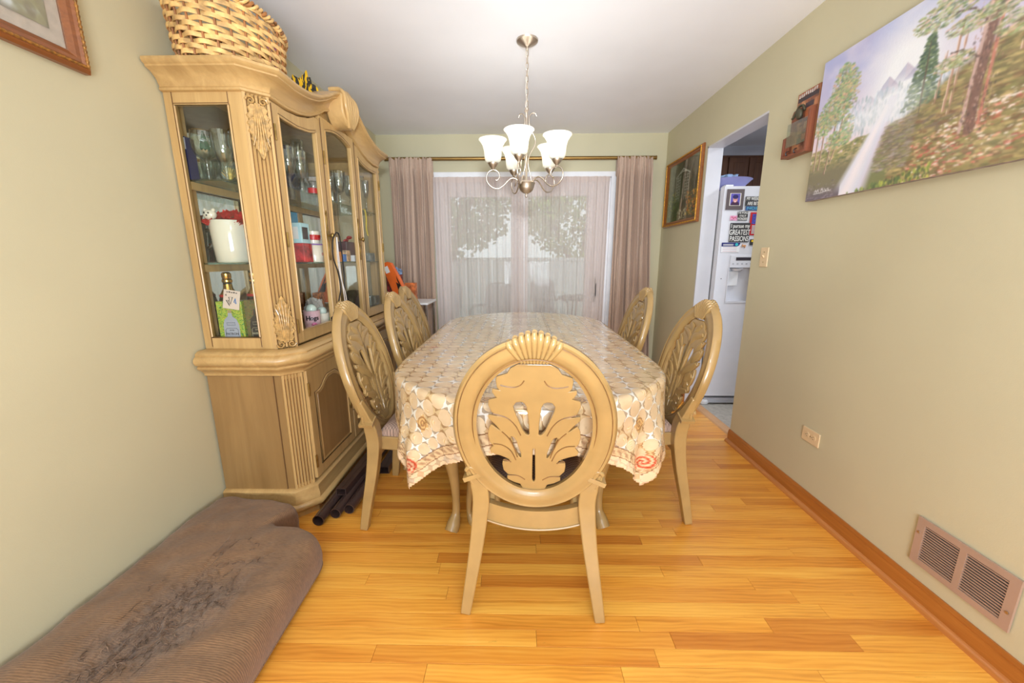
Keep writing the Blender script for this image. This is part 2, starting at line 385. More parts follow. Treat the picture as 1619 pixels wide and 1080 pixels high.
# baseboards (board with moulded top + quarter-round shoe)
bprof = [(0, 0), (.013, 0), (.013, .062), (.010, .068), (.011, .074), (.006, .086), (0, .086)]
sprof = [(.013, 0), (.031, 0), (.030, .008), (.026, .014), (.020, .019), (.013, .020)]
def baseb(name, path):
    b = struct(G().sweep(path, bprof).obj(name, M_BASE, smooth=30)); G().sweep(path, sprof).obj('shoe_moulding', M_SHOE, b, smooth=50)
baseb('baseboard_right', [(XR, YF), (XR, D0)][::-1])
baseb('baseboard_right_far', [(XR, D1), (XR, YB)][::-1])
baseb('baseboard_left', [(XL, YF), (XL, YB)])
baseb('baseboard_back', [(XL, YB), (WX0, YB)]); baseb('baseboard_back_right', [(WX1, YB), (XR, YB)])
# fix direction: shoe must face the room
# ------------------------------------------------------------ sliding glass door (door_1)
d = struct(bpy.data.objects.new('door_1', None)); COL.objects.link(d); d.location = (0, YB, 0)
g = G(); g.box(WX0, -.012, 0, WX0+.05, .12, WZ); g.box(WX1-.05, -.012, 0, WX1, .12, WZ); g.box(WX0+.05, -.012, WZ-.05, WX1-.05, .12, WZ); g.box(WX0+.05, -.01, 0, WX1-.05, .12, .03)
g.obj('door_frame', M_WHITE, d, .003, 0)
M_OUTG = glassy('sliding_door_glass', (240, 246, 244), .01)
def leaf(x0, x1, sl, sr, y0, nm):
    z0, z1 = .03, 2.035
    f = G(); f.box(x0, y0, z0, x0+sl, y0+.04, z1); f.box(x1-sr, y0, z0, x1, y0+.04, z1); f.box(x0+sl, y0, z1-.172, x1-sr, y0+.04, z1); f.box(x0+sl, y0, z0, x1-sr, y0+.04, z0+.2)
    f = f.obj('sliding_panel', M_WHITE, d, .004, 0); G().box(x0+sl, y0+.016, z0+.2, x1-sr, y0+.024, z1-.172).obj('pane', M_OUTG, f, smooth=0); return f
leaf(-.82, .03, .106, .11, .06, 'l'); lf = leaf(-.02, .925, .115, .235, .01, 'r')
g = G(); g.tube(spline([(.80, .0, .80), (.80, -.035, .84), (.80, -.04, .92), (.80, -.035, 1.0), (.80, 0, 1.04)]), .013, 8); g.obj('door_handle', M_BLACK, lf)
# ------------------------------------------------------------ curtains
def drape_mat(name, c):
    m, nt, bs = newmat(name); v = tc(nt)
    a = noise(nt, mapping(nt, v, (900, 900, 40)), 1, 2); b = noise(nt, mapping(nt, v, (40, 40, 700)), 1, 2); f = a*.5+b*.5
    nt.links.new(ramp(nt, f, [(.35, tuple(x*.94 for x in c)), (.65, tuple(x*1.04 for x in c))]), bs.inputs['Base Color'])
    bs.inputs['Roughness'].default_value = .75; bs.inputs['Sheen Weight'].default_value = .2; bump(nt, bs, f, .0005, .6); return m
M_DRAPE = drape_mat('taupe_curtain_cloth', (194, 168, 150))
def drape(x0, x1, b0, b1, name, label, seed):
    rg = random.Random(seed); ph = [rg.uniform(0, 6.28) for _ in range(6)]
    t = thing(name, label, 'curtain', ((x0+x1)/2, 4.07, .03), 0, 'taupe curtains on the rod'); cx = (x0+x1)/2
    def fn(u, v):
        z = .0+v*(2.20-.03); k = v**3; a = lerp(b0, x0, v); b = lerp(b1, x1, v); x = lerp(a, b, u)
        w = u*9.5*2*PI/1.35
        f = .026*math.sin(w+ph[0]+.6*math.sin(v*2+ph[1]))+.014*math.sin(w*2.3+ph[2]+v*1.3)+.006*math.sin(w*5.1+ph[3])*v
        if v > .965: f = f*.45+.008*math.sin(u*90+ph[4])
        f *= (.8+.5*(1-v)) if v < .965 else 1
        y = f-.012; zz = z+(.006*math.sin(u*70+ph[5])+.004*math.sin(u*31) if v > .985 else 0)
        if v > .93: y = f*.7-.024
        return (x-cx+.008*math.sin(w*.5+v*3), y, zz)
    G().grid(fn, 110, 60).obj('curtain_cloth', M_DRAPE, t, smooth=80)
    def fb(u, v):
        x, y, z = fn(u, .925+.075*v); return (x, y+.05, z)
    G().grid(fb, 60, 6).obj('rod_pocket_back', M_DRAPE, t, smooth=80)
    return t
drape(-1.275, -.85, -1.30, -.872, 'curtain', 'taupe gathered curtain left of the sliding door beside the cabinet', 1)
drape(.948, 1.292, .925, 1.40, 'curtain', 'taupe gathered curtain right of the sliding door in the far right corner', 5)
t = thing('curtain_rod', 'bronze curtain rod spanning above the sliding glass door', 'curtain rod', (0, 4.07, 2.195))
G().tube([(-1.31, 0, 0), (1.325, 0, 0)], .0165, 16).obj('pole', M_BRONZE, t)
for x in (-1.25, 1.31):
    G().tube([(x, 0, 0), (x, .088, 0)], .007, 8).lathe([(.02, 0), (.02, .006)], 12, (0, 0, 0)).obj('bracket', M_BRONZE, t) if False else G().tube([(x, 0, 0), (x, .09, 0)], .008, 8).obj('bracket', M_BRONZE, t)
for x, s in ((-1.31, -1), (1.325, 1)):
    G().tube([(x, 0, 0), (x+s*.008, 0, 0)], .0185, 14).obj('end_cap', M_BRONZE, t)
def sheer_mat():
    m = bpy.data.materials.new('sheer_voile'); m.use_nodes = True; nt = m.node_tree; nt.nodes.clear()
    out = nt.nodes.new('ShaderNodeOutputMaterial'); tr = nt.nodes.new('ShaderNodeBsdfTransparent'); di = nt.nodes.new('ShaderNodeBsdfDiffuse'); tl = nt.nodes.new('ShaderNodeBsdfTranslucent')
    col = (*lin((236, 222, 216)), 1); di.inputs[0].default_value = col; tl.inputs[0].default_value = col
    a = nt.nodes.new('ShaderNodeMixShader'); a.inputs[0].default_value = .35; nt.links.new(di.outputs[0], a.inputs[1]); nt.links.new(tl.outputs[0], a.inputs[2])
    lw = nt.nodes.new('ShaderNodeLayerWeight'); lw.inputs[0].default_value = .35
    n = noise(nt, mapping(nt, tc(nt), (420, 1, 6)), 1, 2)
    f = (E(nt, lw.outputs['Facing'])*.22+.71+(n-.5)*.08).clamp()
    mx = nt.nodes.new('ShaderNodeMixShader'); nt.links.new(f.k, mx.inputs[0]); nt.links.new(tr.outputs[0], mx.inputs[1]); nt.links.new(a.outputs[0], mx.inputs[2])
    nt.links.new(mx.outputs[0], out.inputs[0]); return m
M_SHEER = sheer_mat()
def sheer(x0, x1, b0, b1, label, seed, y=4.108):
    rg = random.Random(seed); ph = [rg.uniform(0, 6.28) for _ in range(5)]; t = thing('sheer_curtain', label, 'curtain', ((x0+x1)/2, y, .04), 0, 'sheer curtains over the glass door'); cx = (x0+x1)/2
    def fn(u, v):
        x = lerp(lerp(b0, x0, v), lerp(b1, x1, v), u); f = .009*math.sin(u*58+ph[0]+math.sin(v*2+ph[1]))+.006*math.sin(u*131+ph[2])+.006*math.sin(u*23+ph[3])
        if v > .97: f *= .5
        return (x-cx, f, v*1.995)
    G().grid(fn, 150, 30).obj('sheer_cloth', M_SHEER, t, smooth=80)
    def fh(u, v): x, yv, z = fn(u, .975+.025*v); return (x, yv-.004, z)
    G().grid(fh, 150, 3).obj('header_hem', M_SHEER, t, smooth=80)
    G().tube([(x0-cx-.01, .014, 1.975), (x1-cx+.01, .014, 1.975)], .005, 8).obj('sash_rod', M_WHITE, t)
sheer(-.86, .05, -.86, .06, 'sheer blush curtain over the left pane of the glass door', 2)
sheer(.055, .905, .065, .885, 'sheer blush curtain over the right pane of the glass door', 3)
# ------------------------------------------------------------ kitchen beyond the doorway
KX0, KX1, KY0, KY1 = XR+T, 3.4, 1.3, 5.0
M_KWALL = wall_paint('grey_white_kitchen_paint', (198, 198, 206))
struct(G().box(KX1, KY0, 0, KX1+.1, KY1, CEIL).obj('wall_kitchen_side', M_KWALL, smooth=0))
g = G(); g.box(KX0, KY1, 0, KX1, KY1+.1, CEIL); g.box(KX0-.02, YB+.14, 0, KX0+.08, KY1+.1, CEIL); struct(g.obj('wall_kitchen_back', M_KWALL, smooth=0))
struct(G().box(KX0, KY0-.1, 0, KX1, KY0, CEIL).obj('wall_kitchen_near', M_KWALL, smooth=0))
struct(G().box(KX0-.02, 4.66, 2.352, KX1, KY1, CEIL).obj('trim_2', M_KWALL, smooth=0))
kf = struct(G().box(XR+.04, KY0-.1, -.12, KX1+.1, KY1+.1, -.006).obj('floor_kitchen', plain('dark_tile_grout', (92, 90, 88), .8), smooth=0))
M_TILE = plain('grey_vinyl_tile', (176, 170, 160), .35, vs=9, var=.09)
tm = G(); tm.add([(0, 0, -.006), (1, 0, -.006), (1, 1, -.006), (0, 1, -.006), (0, 0, -.001), (1, 0, -.001), (1, 1, -.001), (0, 1, -.001), (.006, .006, 0), (.994, .006, 0), (.994, .994, 0), (.006, .994, 0)],
      [(0, 1, 5, 4), (1, 2, 6, 5), (2, 3, 7, 6), (3, 0, 4, 7), (4, 5, 9, 8), (5, 6, 10, 9), (6, 7, 11, 10), (7, 4, 8, 11), (8, 9, 10, 11)])
tm = tm.mesh('tile', M_TILE, 0)
for i in range(6):
    for j in range(11):
        o = bpy.data.objects.new('tile', tm); COL.objects.link(o); o.parent = kf; o.location = (1.575+i*.305, 1.32+j*.335, 0); o.scale = (.302, .332, 1)
th = struct(G().prism([(XR+.035, 0), (XR+.045, .007), (XR+.1, .009), (XR+.118, 0), (XR+.118, -.01), (XR+.035, -.01)], D0, D1, 'y').obj('trim_3', plain('pale_oak_threshold', (206, 158, 112), .4), smooth=20))
# wall cabinets under the soffit
kc = thing('kitchen_wall_cabinet', 'dark brown wooden wall cabinets above the white fridge', 'cabinet', (2.2, 4.66, 1.9))
M_KCAB = wood('dark_walnut_cabinet', (82, 48, 28), (118, 74, 44), 2, .45, .1)
G().box(-.62, 0, -.15, 1.15, .33, .452).obj('cabinet_body', M_KCAB, kc, .002, 0)
for x0 in (-.58, -.23, .12, .345, .73):
    w_ = .335 if x0 < .1 else (.215 if x0 < .3 else .37)
    dd = G().box(x0, -.02, -.13, x0+w_, 0, .43).obj('door', M_KCAB, kc, .004, 0)
    g = G(); g.box(x0+.055, -.027, -.075, x0+w_-.055, -.019, .375); g.obj('raised_panel', M_KCAB, dd, .005, 0)
# fridge
fr = thing('refrigerator', 'white side by side refrigerator covered in signs beyond the doorway', 'refrigerator', (1.582, 3.19, 0))
M_FR = plain('white_fridge_enamel', (214, 214, 220), .28, 0, .2, .015)
G().box(.01, .075, .06, .89, .72, 1.765).obj('fridge_body', M_FR, fr, .008, 0)
dl = G(); dl.box(0, 0, .085, .10, .065, 1.78); dl.box(.10, 0, .085, .40, .065, .895); dl.box(.10, 0, 1.165, .40, .065, 1.78); dl.box(.30, 0, .895, .40, .065, 1.165); dl.box(.10, .05, .895, .30, .065, 1.165)
dl = dl.obj('freezer_door', M_FR, fr, 0, 0)
G().box(.405, 0, .085, .90, .065, 1.78).obj('fresh_food_door', M_FR, fr, .012, 0)
for x in (.37, .43): G().tube(spline([(x, .0, .75), (x, -.045, .78), (x, -.05, 1.2), (x, -.045, 1.62), (x, .0, 1.65)]), .012, 8).obj('handle', M_FR, fr)
g = G(); g.box(.10, -.002, .895, .30, .0, .9); g.box(.096, -.005, .888, .102, 0, 1.168); g.box(.298, -.005, .888, .304, 0, 1.168); g.box(.096, -.005, .884, .304, .0, .892); g.obj('dispenser_rim', M_FR, dl, .001, 0)
g = G(); g.box(.102, -.006, 1.165, .30, 0, 1.262); g.obj('control_panel', M_FR, dl, .002, 0)
G().box(.145, -.008, 1.222, .27, -.005, 1.246).obj('display', plain('dark_display', (52, 44, 50), .2), dl)
M_BTN = plain('pale_grey_buttons', (170, 170, 176), .4)
for x in (.12, .155, .19, .225, .26): G().box(x, -.0075, 1.19, x+.012, -.005, 1.2).obj('button', M_BTN, dl, smooth=0)
G().lathe([(.012, -.02), (.03, -.018), (.043, 0), (.043, .003)], 20, (.172, .018, 1.155)).obj('spout', M_FR, dl)
G().prism([(.115, 1.02), (.195, 1.02), (.197, 1.135), (.113, 1.135)], .03, .04, 'y').obj('paddle', M_WHITEP, dl, .002)
G().tube([(.046, -.001, 1.078), (.046, .001, 1.078)], .004, 8).obj('door_lock_dot', M_BLACK, dl)
g = G(); g.box(.03, .03, .012, .87, .07, .055); [g.box(.05, .022, .018+.012*k, .86, .032, .024+.012*k) for k in range(3)]; g.obj('base_grille', M_FR, fr, .001, 0)
G().lathe([(.035, 0), (.042, .01), (.042, .03), (.03, .045)], 16, (.03, .045, .003)).obj('foot', M_WHITEP, fr)
G().box(.012, .01, 1.779, .07, .07, 1.793).obj('hinge_cover', M_WHITEP, fr, .003)
FY = 3.188
M_SIGN = plain('black_sign_board', (52, 50, 50), .5); M_INK = plain('white_sign_ink', (232, 230, 224), .5)
def sign(name, label, x0, z0, x1, z1, lines, cat='sign', mat=None, ink=None, size=None, th_=.004):
    o = G().box(-(x1-x0)/2, -th_, 0, (x1-x0)/2, 0, z1-z0).obj(name, mat or M_SIGN, None, .0006, 0); o.location = ((x0+x1)/2, FY, z0); tag(o, label, cat)
    n = len(lines); hh = (z1-z0)/max(n, 1)
    for i, (tx, sx, sz) in enumerate(lines):
        text('lettering', tx, sz*.96, (0, -th_-.0003, (z1-z0)-hh*(i+.5)), (R(90), 0, 0), ink or M_INK, o, .0003, sz*.009, 'CENTER', sx)
    return o
sign('slogan_magnet', 'black magnet with white words about greatest passions on the fridge', 1.654, 1.363, 1.808, 1.509, [('I pursue my', .72, .044), ('GREATEST', .62, .058), ('PASSIONS', .60, .058)])
sign('slogan_magnet', 'small black magnet with three lines of white words about wonders', 1.702, 1.527, 1.779, 1.595, [('THE WORLD', .6, .024), ('IS FULL OF', .55, .02), ('WONDERS', .62, .027)])
sign('slogan_magnet', 'black magnet about weekends cut off by the doorway wall', 1.749, 1.634, 1.905, 1.704, [('MY WEEKENDS', .62, .036), ('ARE BETTER', .66, .036)])
sign('blue_teal_magnet', 'dark blue and teal magnet below the weekend sign', 1.755, 1.601, 1.86, 1.632, [('NDE', 1.5, .03)], 'magnet', plain('navy_teal_card', (44, 74, 120), .4, var=.4, vs=60), plain('teal_ink', (90, 170, 190), .4))
sign('pink_card', 'small pink patterned card beside the wonders magnet', 1.646, 1.527, 1.70, 1.563, [('*v*', 1, .026)], 'card', plain('pink_card', (206, 140, 170), .4, var=.25, vs=80), plain('red_ink', (200, 60, 70), .4), th_=.002)
o = sign('red_calendar_card', 'red card with blue picture and grey text on the fridge', 1.80, 1.415, 1.90, 1.588, [], 'card', M_RED, th_=.003)
G().box(-.035, -.0045, .085, .04, -.003, .16).obj('blue_picture', plain('blue_print', (70, 66, 150), .4, var=.3, vs=70), o, smooth=0)
g = G(); [g.box(-.03, -.0045, .012+.011*k, .035, -.003, .02+.011*k) for k in range(6)]; g.obj('text_block', plain('grey_print', (196, 190, 190), .5), o, smooth=0)
o = sign('black_yellow_magnet', 'small black magnet with yellow dot below the red card', 1.821, 1.34, 1.86, 1.385, [], 'magnet', M_SIGN)
G().lathe([(0.0001, 0), (.009, 0), (.009, .002), (.0001, .002)], 14).obj('yellow_dot', plain('yellow_dot', (240, 200, 30), .4), o).location = (-.004, -.004, .032)
o.children[0].rotation_euler = (R(90), 0, 0)
o = sign('notice_sheet', 'white notice sheet with navy header on the fridge door', 1.602, 1.285, 1.745, 1.36, [], 'paper', M_WHITEP, th_=.0015)
G().prism([(-.0715, .045), (.05, .045), (.064, .052), (.0715, .064), (.0715, .075), (-.0715, .075)], -.003, -.0014, 'y').obj('navy_header', plain('navy_print', (40, 44, 110), .4), o, smooth=0)
text('lettering', 'dining room notice', .012, (-.02, -.0034, .065), (R(90), 0, 0), M_INK, o) if False else None
G().lathe([(.0001, 0), (.012, 0), (.012, .0006), (.0001, .0006)], 14).obj('teal_dot', plain('teal_dot', (60, 180, 190), .4), o).location = (.045, -.003, .06)
o.children[-1].rotation_euler = (R(90), 0, 0)
g = G(); [g.box(-.06, -.0032, .052+.008*k, .02-.02*k*0, -.0029, .0555+.008*k) for k in range(2)]; g.obj('header_lettering', M_INK, o, smooth=0)
g = G(); [g.box(-.06, -.0022, z, .05, -.0014, z+.002) for z in (.006, .02, .034)]; g.obj('ruled_line', plain('pale_red_line', (206, 150, 160), .5), o, smooth=0)
# dog shaped magnet
o = G().prism([(-.017, .004), (-.012, .004), (-.008, .012), (.004, .014), (.006, 0), (.010, 0), (.011, .012), (.017, .016), (.014, .022), (.002, .024), (-.006, .022), (-.010, .030), (-.014, .030), (-.012, .022), (-.019, .02), (-.018, .015), (-.011, .014)], -.004, 0, 'y').obj('dog_magnet', plain('orange_tan', (206, 142, 84), .5), None, .0006)
o.location = (1.778, FY, 1.318); tag(o, 'little orange dog shaped magnet beneath the passions magnet', 'magnet')
# snapshot in a dark mount: portrait of a smiling child in a cap
o = G().box(-.066, -.005, 0, .066, 0, .152).obj('photo_mount', plain('grey_brown_mount', (88, 76, 76), .6), None, .001, 0); o.location = (1.667, FY, 1.606); tag(o, 'small portrait photo in a dark grey mount on the fridge', 'picture')
G().box(-.042, -.0062, .03, .042, -.0048, .122).obj('cream_border', M_CERAM, o, smooth=0)
cv = Canvas(50, 56, (92, 84, 170)); cv.blob(.5, 1.0, .42, (60, 30, 60), 1, 1.1, 1); cv.blob(.5, .5, .27, (214, 150, 140), 1, .9, 1.15); cv.blob(.5, .27, .27, (40, 34, 90), 1, 1.1, .75)
cv.blob(.4, .47, .035, (50, 30, 40)); cv.blob(.6, .47, .035, (50, 30, 40)); cv.blob(.5, .56, .04, (190, 120, 110)); cv.blob(.5, .66, .07, (240, 225, 225), 1, 1.3, .5)
M_PICT = vcol('printed_photo', .4)
cv.plane('photo_print', (-.036, -.0068, .119), (.072, 0, 0), (0, 0, -.086), M_PICT, o)
# plastic tub and bag on the fridge
tb = thing('plastic_tub', 'lavender blue plastic tub on top of the refrigerator', 'tub', (1.70, 3.42, 1.768))
pr = [(.10, 0), (.13, .03), (.185, .085), (.192, .088), (.182, .09), (.12, .035), (.001, .012)]
g = G(); g.lathe([(.001, 0)]+pr, 28); g.obj('basin', plain('lavender_plastic', (160, 160, 214), .35, var=.04), tb, smooth=60); tb.scale = (.98, 1.05, 1)
def crumple(name, c, s, mat, seed, amp=.3, parent=None, n=20):
    rg = random.Random(seed); off = Vector((rg.random()*9, rg.random()*9, rg.random()*9)); g = G(); g.ball((0, 0, 0), 1, n=n*2, m=n)
    g.v = [tuple(Vector((a*s[0], b*s[1], cc*s[2]))*(1+amp*mnoise.fractal(Vector((a, b, cc))*1.7+off, .8, 2, 3))) for a, b, cc in g.v]
    z0 = -s[2]*.75; g.v = [(a, b, max(cc, z0)-z0) for a, b, cc in g.v]
    o = g.obj(name, mat, parent, smooth=30); o.location = c; return o
o = crumple('plastic_bag', (1.70, 3.40, 1.80), (.075, .075, .055), plain('pale_blue_bag', (150, 176, 214), .3, var=.15, vs=40), 4, .6)
tag(o, 'crumpled pale blue plastic bag lying in the tub', 'bag')
area('added_kitchen_fill', (2.6, 2.6, 2.40), (0, 0, 0), .5, .5, 26, (.9, .95, 1))  # added fill with no fixture, brightens the fridge and far end
# ------------------------------------------------------------ patio behind the glass door
lawn = struct(G().box(-8, YB+.14, -.25, 10, 14, -.15).obj('ground_patio', plain('grey_patio_slab', (190, 188, 184), .8), smooth=0))
lw = tag(G().box(-8, 7.6, -.149, 10, 8.9, -.14).obj('lawn', plain('lawn_green', (130, 150, 100), .9, var=.2, vs=20), smooth=0), None, None, kind='structure')
fc = thing('white_fence', 'white panel fence at the back of the patio', 'fence', (0, 9.0, -.15))
for i in range(46):
    o = G().box(-6+i*.3, -.02, .05, -6+i*.3+.285, .02, 1.35).obj('fence_board', M_WHITE, fc, smooth=0)
G().box(-6, -.05, 1.35, 7.8, .05, 1.42).obj('top_rail', M_WHITE, fc, smooth=0)
M_LEAF = plain('garden_leaf', (120, 150, 90), .6, var=.2, vs=3)
M_LEAF2 = plain('yellow_green_leaf', (150, 176, 84), .6, var=.3, vs=3)
M_BARK = plain('garden_bark', (78, 66, 58), .9)
def tree(loc, h, rr, cz, n, mat, label, seed, lean=0):
    t = thing('garden_tree', label, 'tree', loc); rg = random.Random(seed)
    g = G(); g.tube(spline([(0, 0, 0), (lean*.4, .05, h*.35), (lean, 0, h*.75)]), [.13]*8+[.09]*8+[.06], 8); g.obj('trunk', M_BARK, t)
    for k in range(4):
        a = rg.uniform(-1, 1); G().tube(spline([(lean*.35, 0, h*.3), (lean*.35+a*.6, .1, h*.5), (lean*.35+a*1.2, 0, h*.85)], 5), [.07]*5+[.04]*5+[.02], 6).obj('branch', M_BARK, t)
    g = G()
    for k in range(n):
        while True:
            p = Vector((rg.uniform(-1, 1), rg.uniform(-1, 1), rg.uniform(-1, 1)))
            if p.length < 1 and mnoise.noise(p*2.6+Vector((seed, 0, 0))) > -.12: break
        c = Vector((p.x*rr[0]+lean, p.y*rr[1], p.z*rr[2]+cz)); u = Vector((rg.gauss(0, 1), rg.gauss(0, 1), rg.gauss(0, 1))).normalized(); v = u.orthogonal().normalized()*.1; u = u*.06
        g.add([c-u, c+v*.5, c+u, c-v*.5], [(0, 1, 2, 3)])
    o = g.obj('foliage', mat, t, smooth=0); o['kind'] = 'stuff'
tree((-1.5, 7.9, -.14), 3.2, (2.3, 1.2, 1.7), 2.95, 9000, M_LEAF, 'leaning dark green garden tree behind the left pane', 1, -.5)
tree((1.6, 10.4, -.12), 3.4, (2.0, 1.2, 1.8), 3.0, 9000, M_LEAF2, 'bright yellow green garden tree behind the right pane', 2, .2)
tree((6.9, 10.9, -.12), 3.6, (2.1, 1.2, 2.2), 3.2, 6000, M_LEAF2, 'tall light green garden tree beyond the right side of the fence', 3, .2)
tree((-7.6, 10.6, -.12), 3.6, (2.8, 1.2, 2.3), 3.2, 6000, M_LEAF, 'dark green garden tree beyond the left side of the fence', 4, .2)
M_PAT = plain('dark_patio_metal', (66, 66, 68), .5); M_SLING = plain('grey_mesh_sling', (140, 140, 142), .8)
def patio_chair(loc, rz, label):
    t = thing('patio_chair', label, 'chair', loc, rz, 'metal patio chairs')
    for s in (-1, 1): G().tube(spline([(s*.27, .28, 0), (s*.27, .26, .42), (s*.27, .22, .62), (s*.27, -.15, .64), (s*.25, -.24, .62), (s*.22, -.3, .95)]), .014, 6).obj('side_frame', M_PAT, t)
    G().tube(spline([(-.22, -.3, .95), (-.1, -.31, .99), (.1, -.31, .99), (.22, -.3, .95)]), .014, 6).obj('top_rail', M_PAT, t)
    for s in (-1, 1): G().tube([(s*.24, -.2, .42), (s*.26, -.3, 0)], .014, 6).obj('rear_leg', M_PAT, t)
    G().grid(lambda u, v: (lerp(-.23, .23, u), .24-.44*v, .42-.03*math.sin(v*PI)), 4, 8).obj('seat_sling', M_SLING, t)
    G().grid(lambda u, v: (lerp(-.22, .22, u), -.2-.1*v, .42+.54*v), 4, 6).obj('back_sling', M_SLING, t)
patio_chair((-.42, 6.2, -.15), R(160), 'dark metal patio chair seen through the left pane near the centre')
patio_chair((-1.3, 6.4, -.15), R(150), 'dark metal patio chair at the far left of the glass door')
patio_chair((.55, 7.2, -.15), R(200), 'dark metal patio chair seen through the right pane')
pt = thing('patio_table', 'round metal patio table outside the right pane', 'table', (1.25, 6.9, -.15))
G().lathe([(.001, .70), (.55, .70), (.56, .715), (.55, .73), (.001, .73)], 32).obj('table_top', M_PAT, pt)
for k in range(4): a = k*PI/2+.5; G().tube([(.35*math.cos(a), .35*math.sin(a), .7), (.42*math.cos(a), .42*math.sin(a), 0)], .015, 6).obj('leg', M_PAT, pt)
# ------------------------------------------------------------ dining table
TC = (.045, 2.33); TZ = .765
quad = [(0, 1.138), (.15, 1.122), (.295, 1.052), (.39, .982), (.489, .872), (.551, .765), (.577, .6), (.58, .3), (.58, 0)]
half = quad+[(x, -y) for x, y in quad[-2::-1]]; loop = half+[(-x, y) for x, y in half[-2:0:-1]]
OUT = [(p.x, p.y) for p in spline([(x, y, 0) for x, y in loop], 14, True)]
tb = thing('dining_table', 'oval cream carved dining table under the patterned cloth', 'table', (TC[0], TC[1], 0))
G().prism([(x*.985, y*.992) for x, y in OUT[::3]], TZ-.035, TZ-.003).obj('table_top', M_CHAIR, tb, .004)
g = G(); pa = [(x*.86, y*.88) for x, y in OUT[::4]]; g.sweep(pa, [(0, TZ-.125), (.018, TZ-.125), (.018, TZ-.035), (0, TZ-.035)], True); g.obj('apron', M_CHAIR, tb)
def cab_leg(h, k, carve=True):
    """cabriole leg, knee out along +x, returns geometry at origin (top of leg at z=h)"""
    g = G(); cx = [.0, .012, .030, .034, .016, -.012, -.022, -.018, .002, .022]; zz = [1, .93, .82, .72, .56, .36, .2, .1, .04, 0]; rr = [.036, .04, .046, .043, .033, .022, .017, .018, .03, .031]
    P = spline([(c*k, 0, z*h) for c, z in zip(cx, zz)], 4); rs = [interp(p.z/h, zz[::-1], rr[::-1])*k for p in P]
    g.tube(P, rs, 12); return g
def curl(c, r0, turns, ax, rad, s=1, n=26, grow=1.0):
    """flat spiral in the plane spanned by ax=(u,v)"""
    u, v = map(Vector, ax); c = Vector(c); P = []
    for i in range(n+1): t = i/n; a = s*t*turns*2*PI; r = r0*(1-t*.85); P.append(c+u*math.cos(a)*r+v*math.sin(a)*r)
    return P, [rad*(1-.5*i/n) for i in range(n+1)]
legs = [(-.345, -.735), (.345, -.70), (-.345, .72), (.345, .72)]
def table_leg(x, y):
    an = math.atan2(y, x); g = cab_leg(TZ-.05, 1.05); o = g.obj('leg', M_CHAIR, tb, smooth=60); o.location = (x, y, 0); o.rotation_euler = (0, 0, an)
    q = G()
    for s in (-1, 1):
        P, rs = curl((.045, s*.028, .60), .022, 1.4, ((0, s, 0), (0, 0, -1)), .006); P = [p+Vector((.022-abs(p.y)*.5, 0, 0)) for p in P]; q.tube(P, rs, 6)
        q.tube(spline([(.082, s*.012, .66), (.086, s*.022, .58), (.070, s*.022, .5), (.052, s*.008, .42)], 6), [.003]*6+[.008]*7+[.006]*5+[.002], 6)
        q.tube(spline([(.08, 0, .55), (.08, s*.012, .49), (.058, s*.012, .43), (.036, 0, .36)], 5), .005, 6)
    q.obj('carved_knee', M_TAN, o, smooth=60)
for x, y in legs: table_leg(x, y)
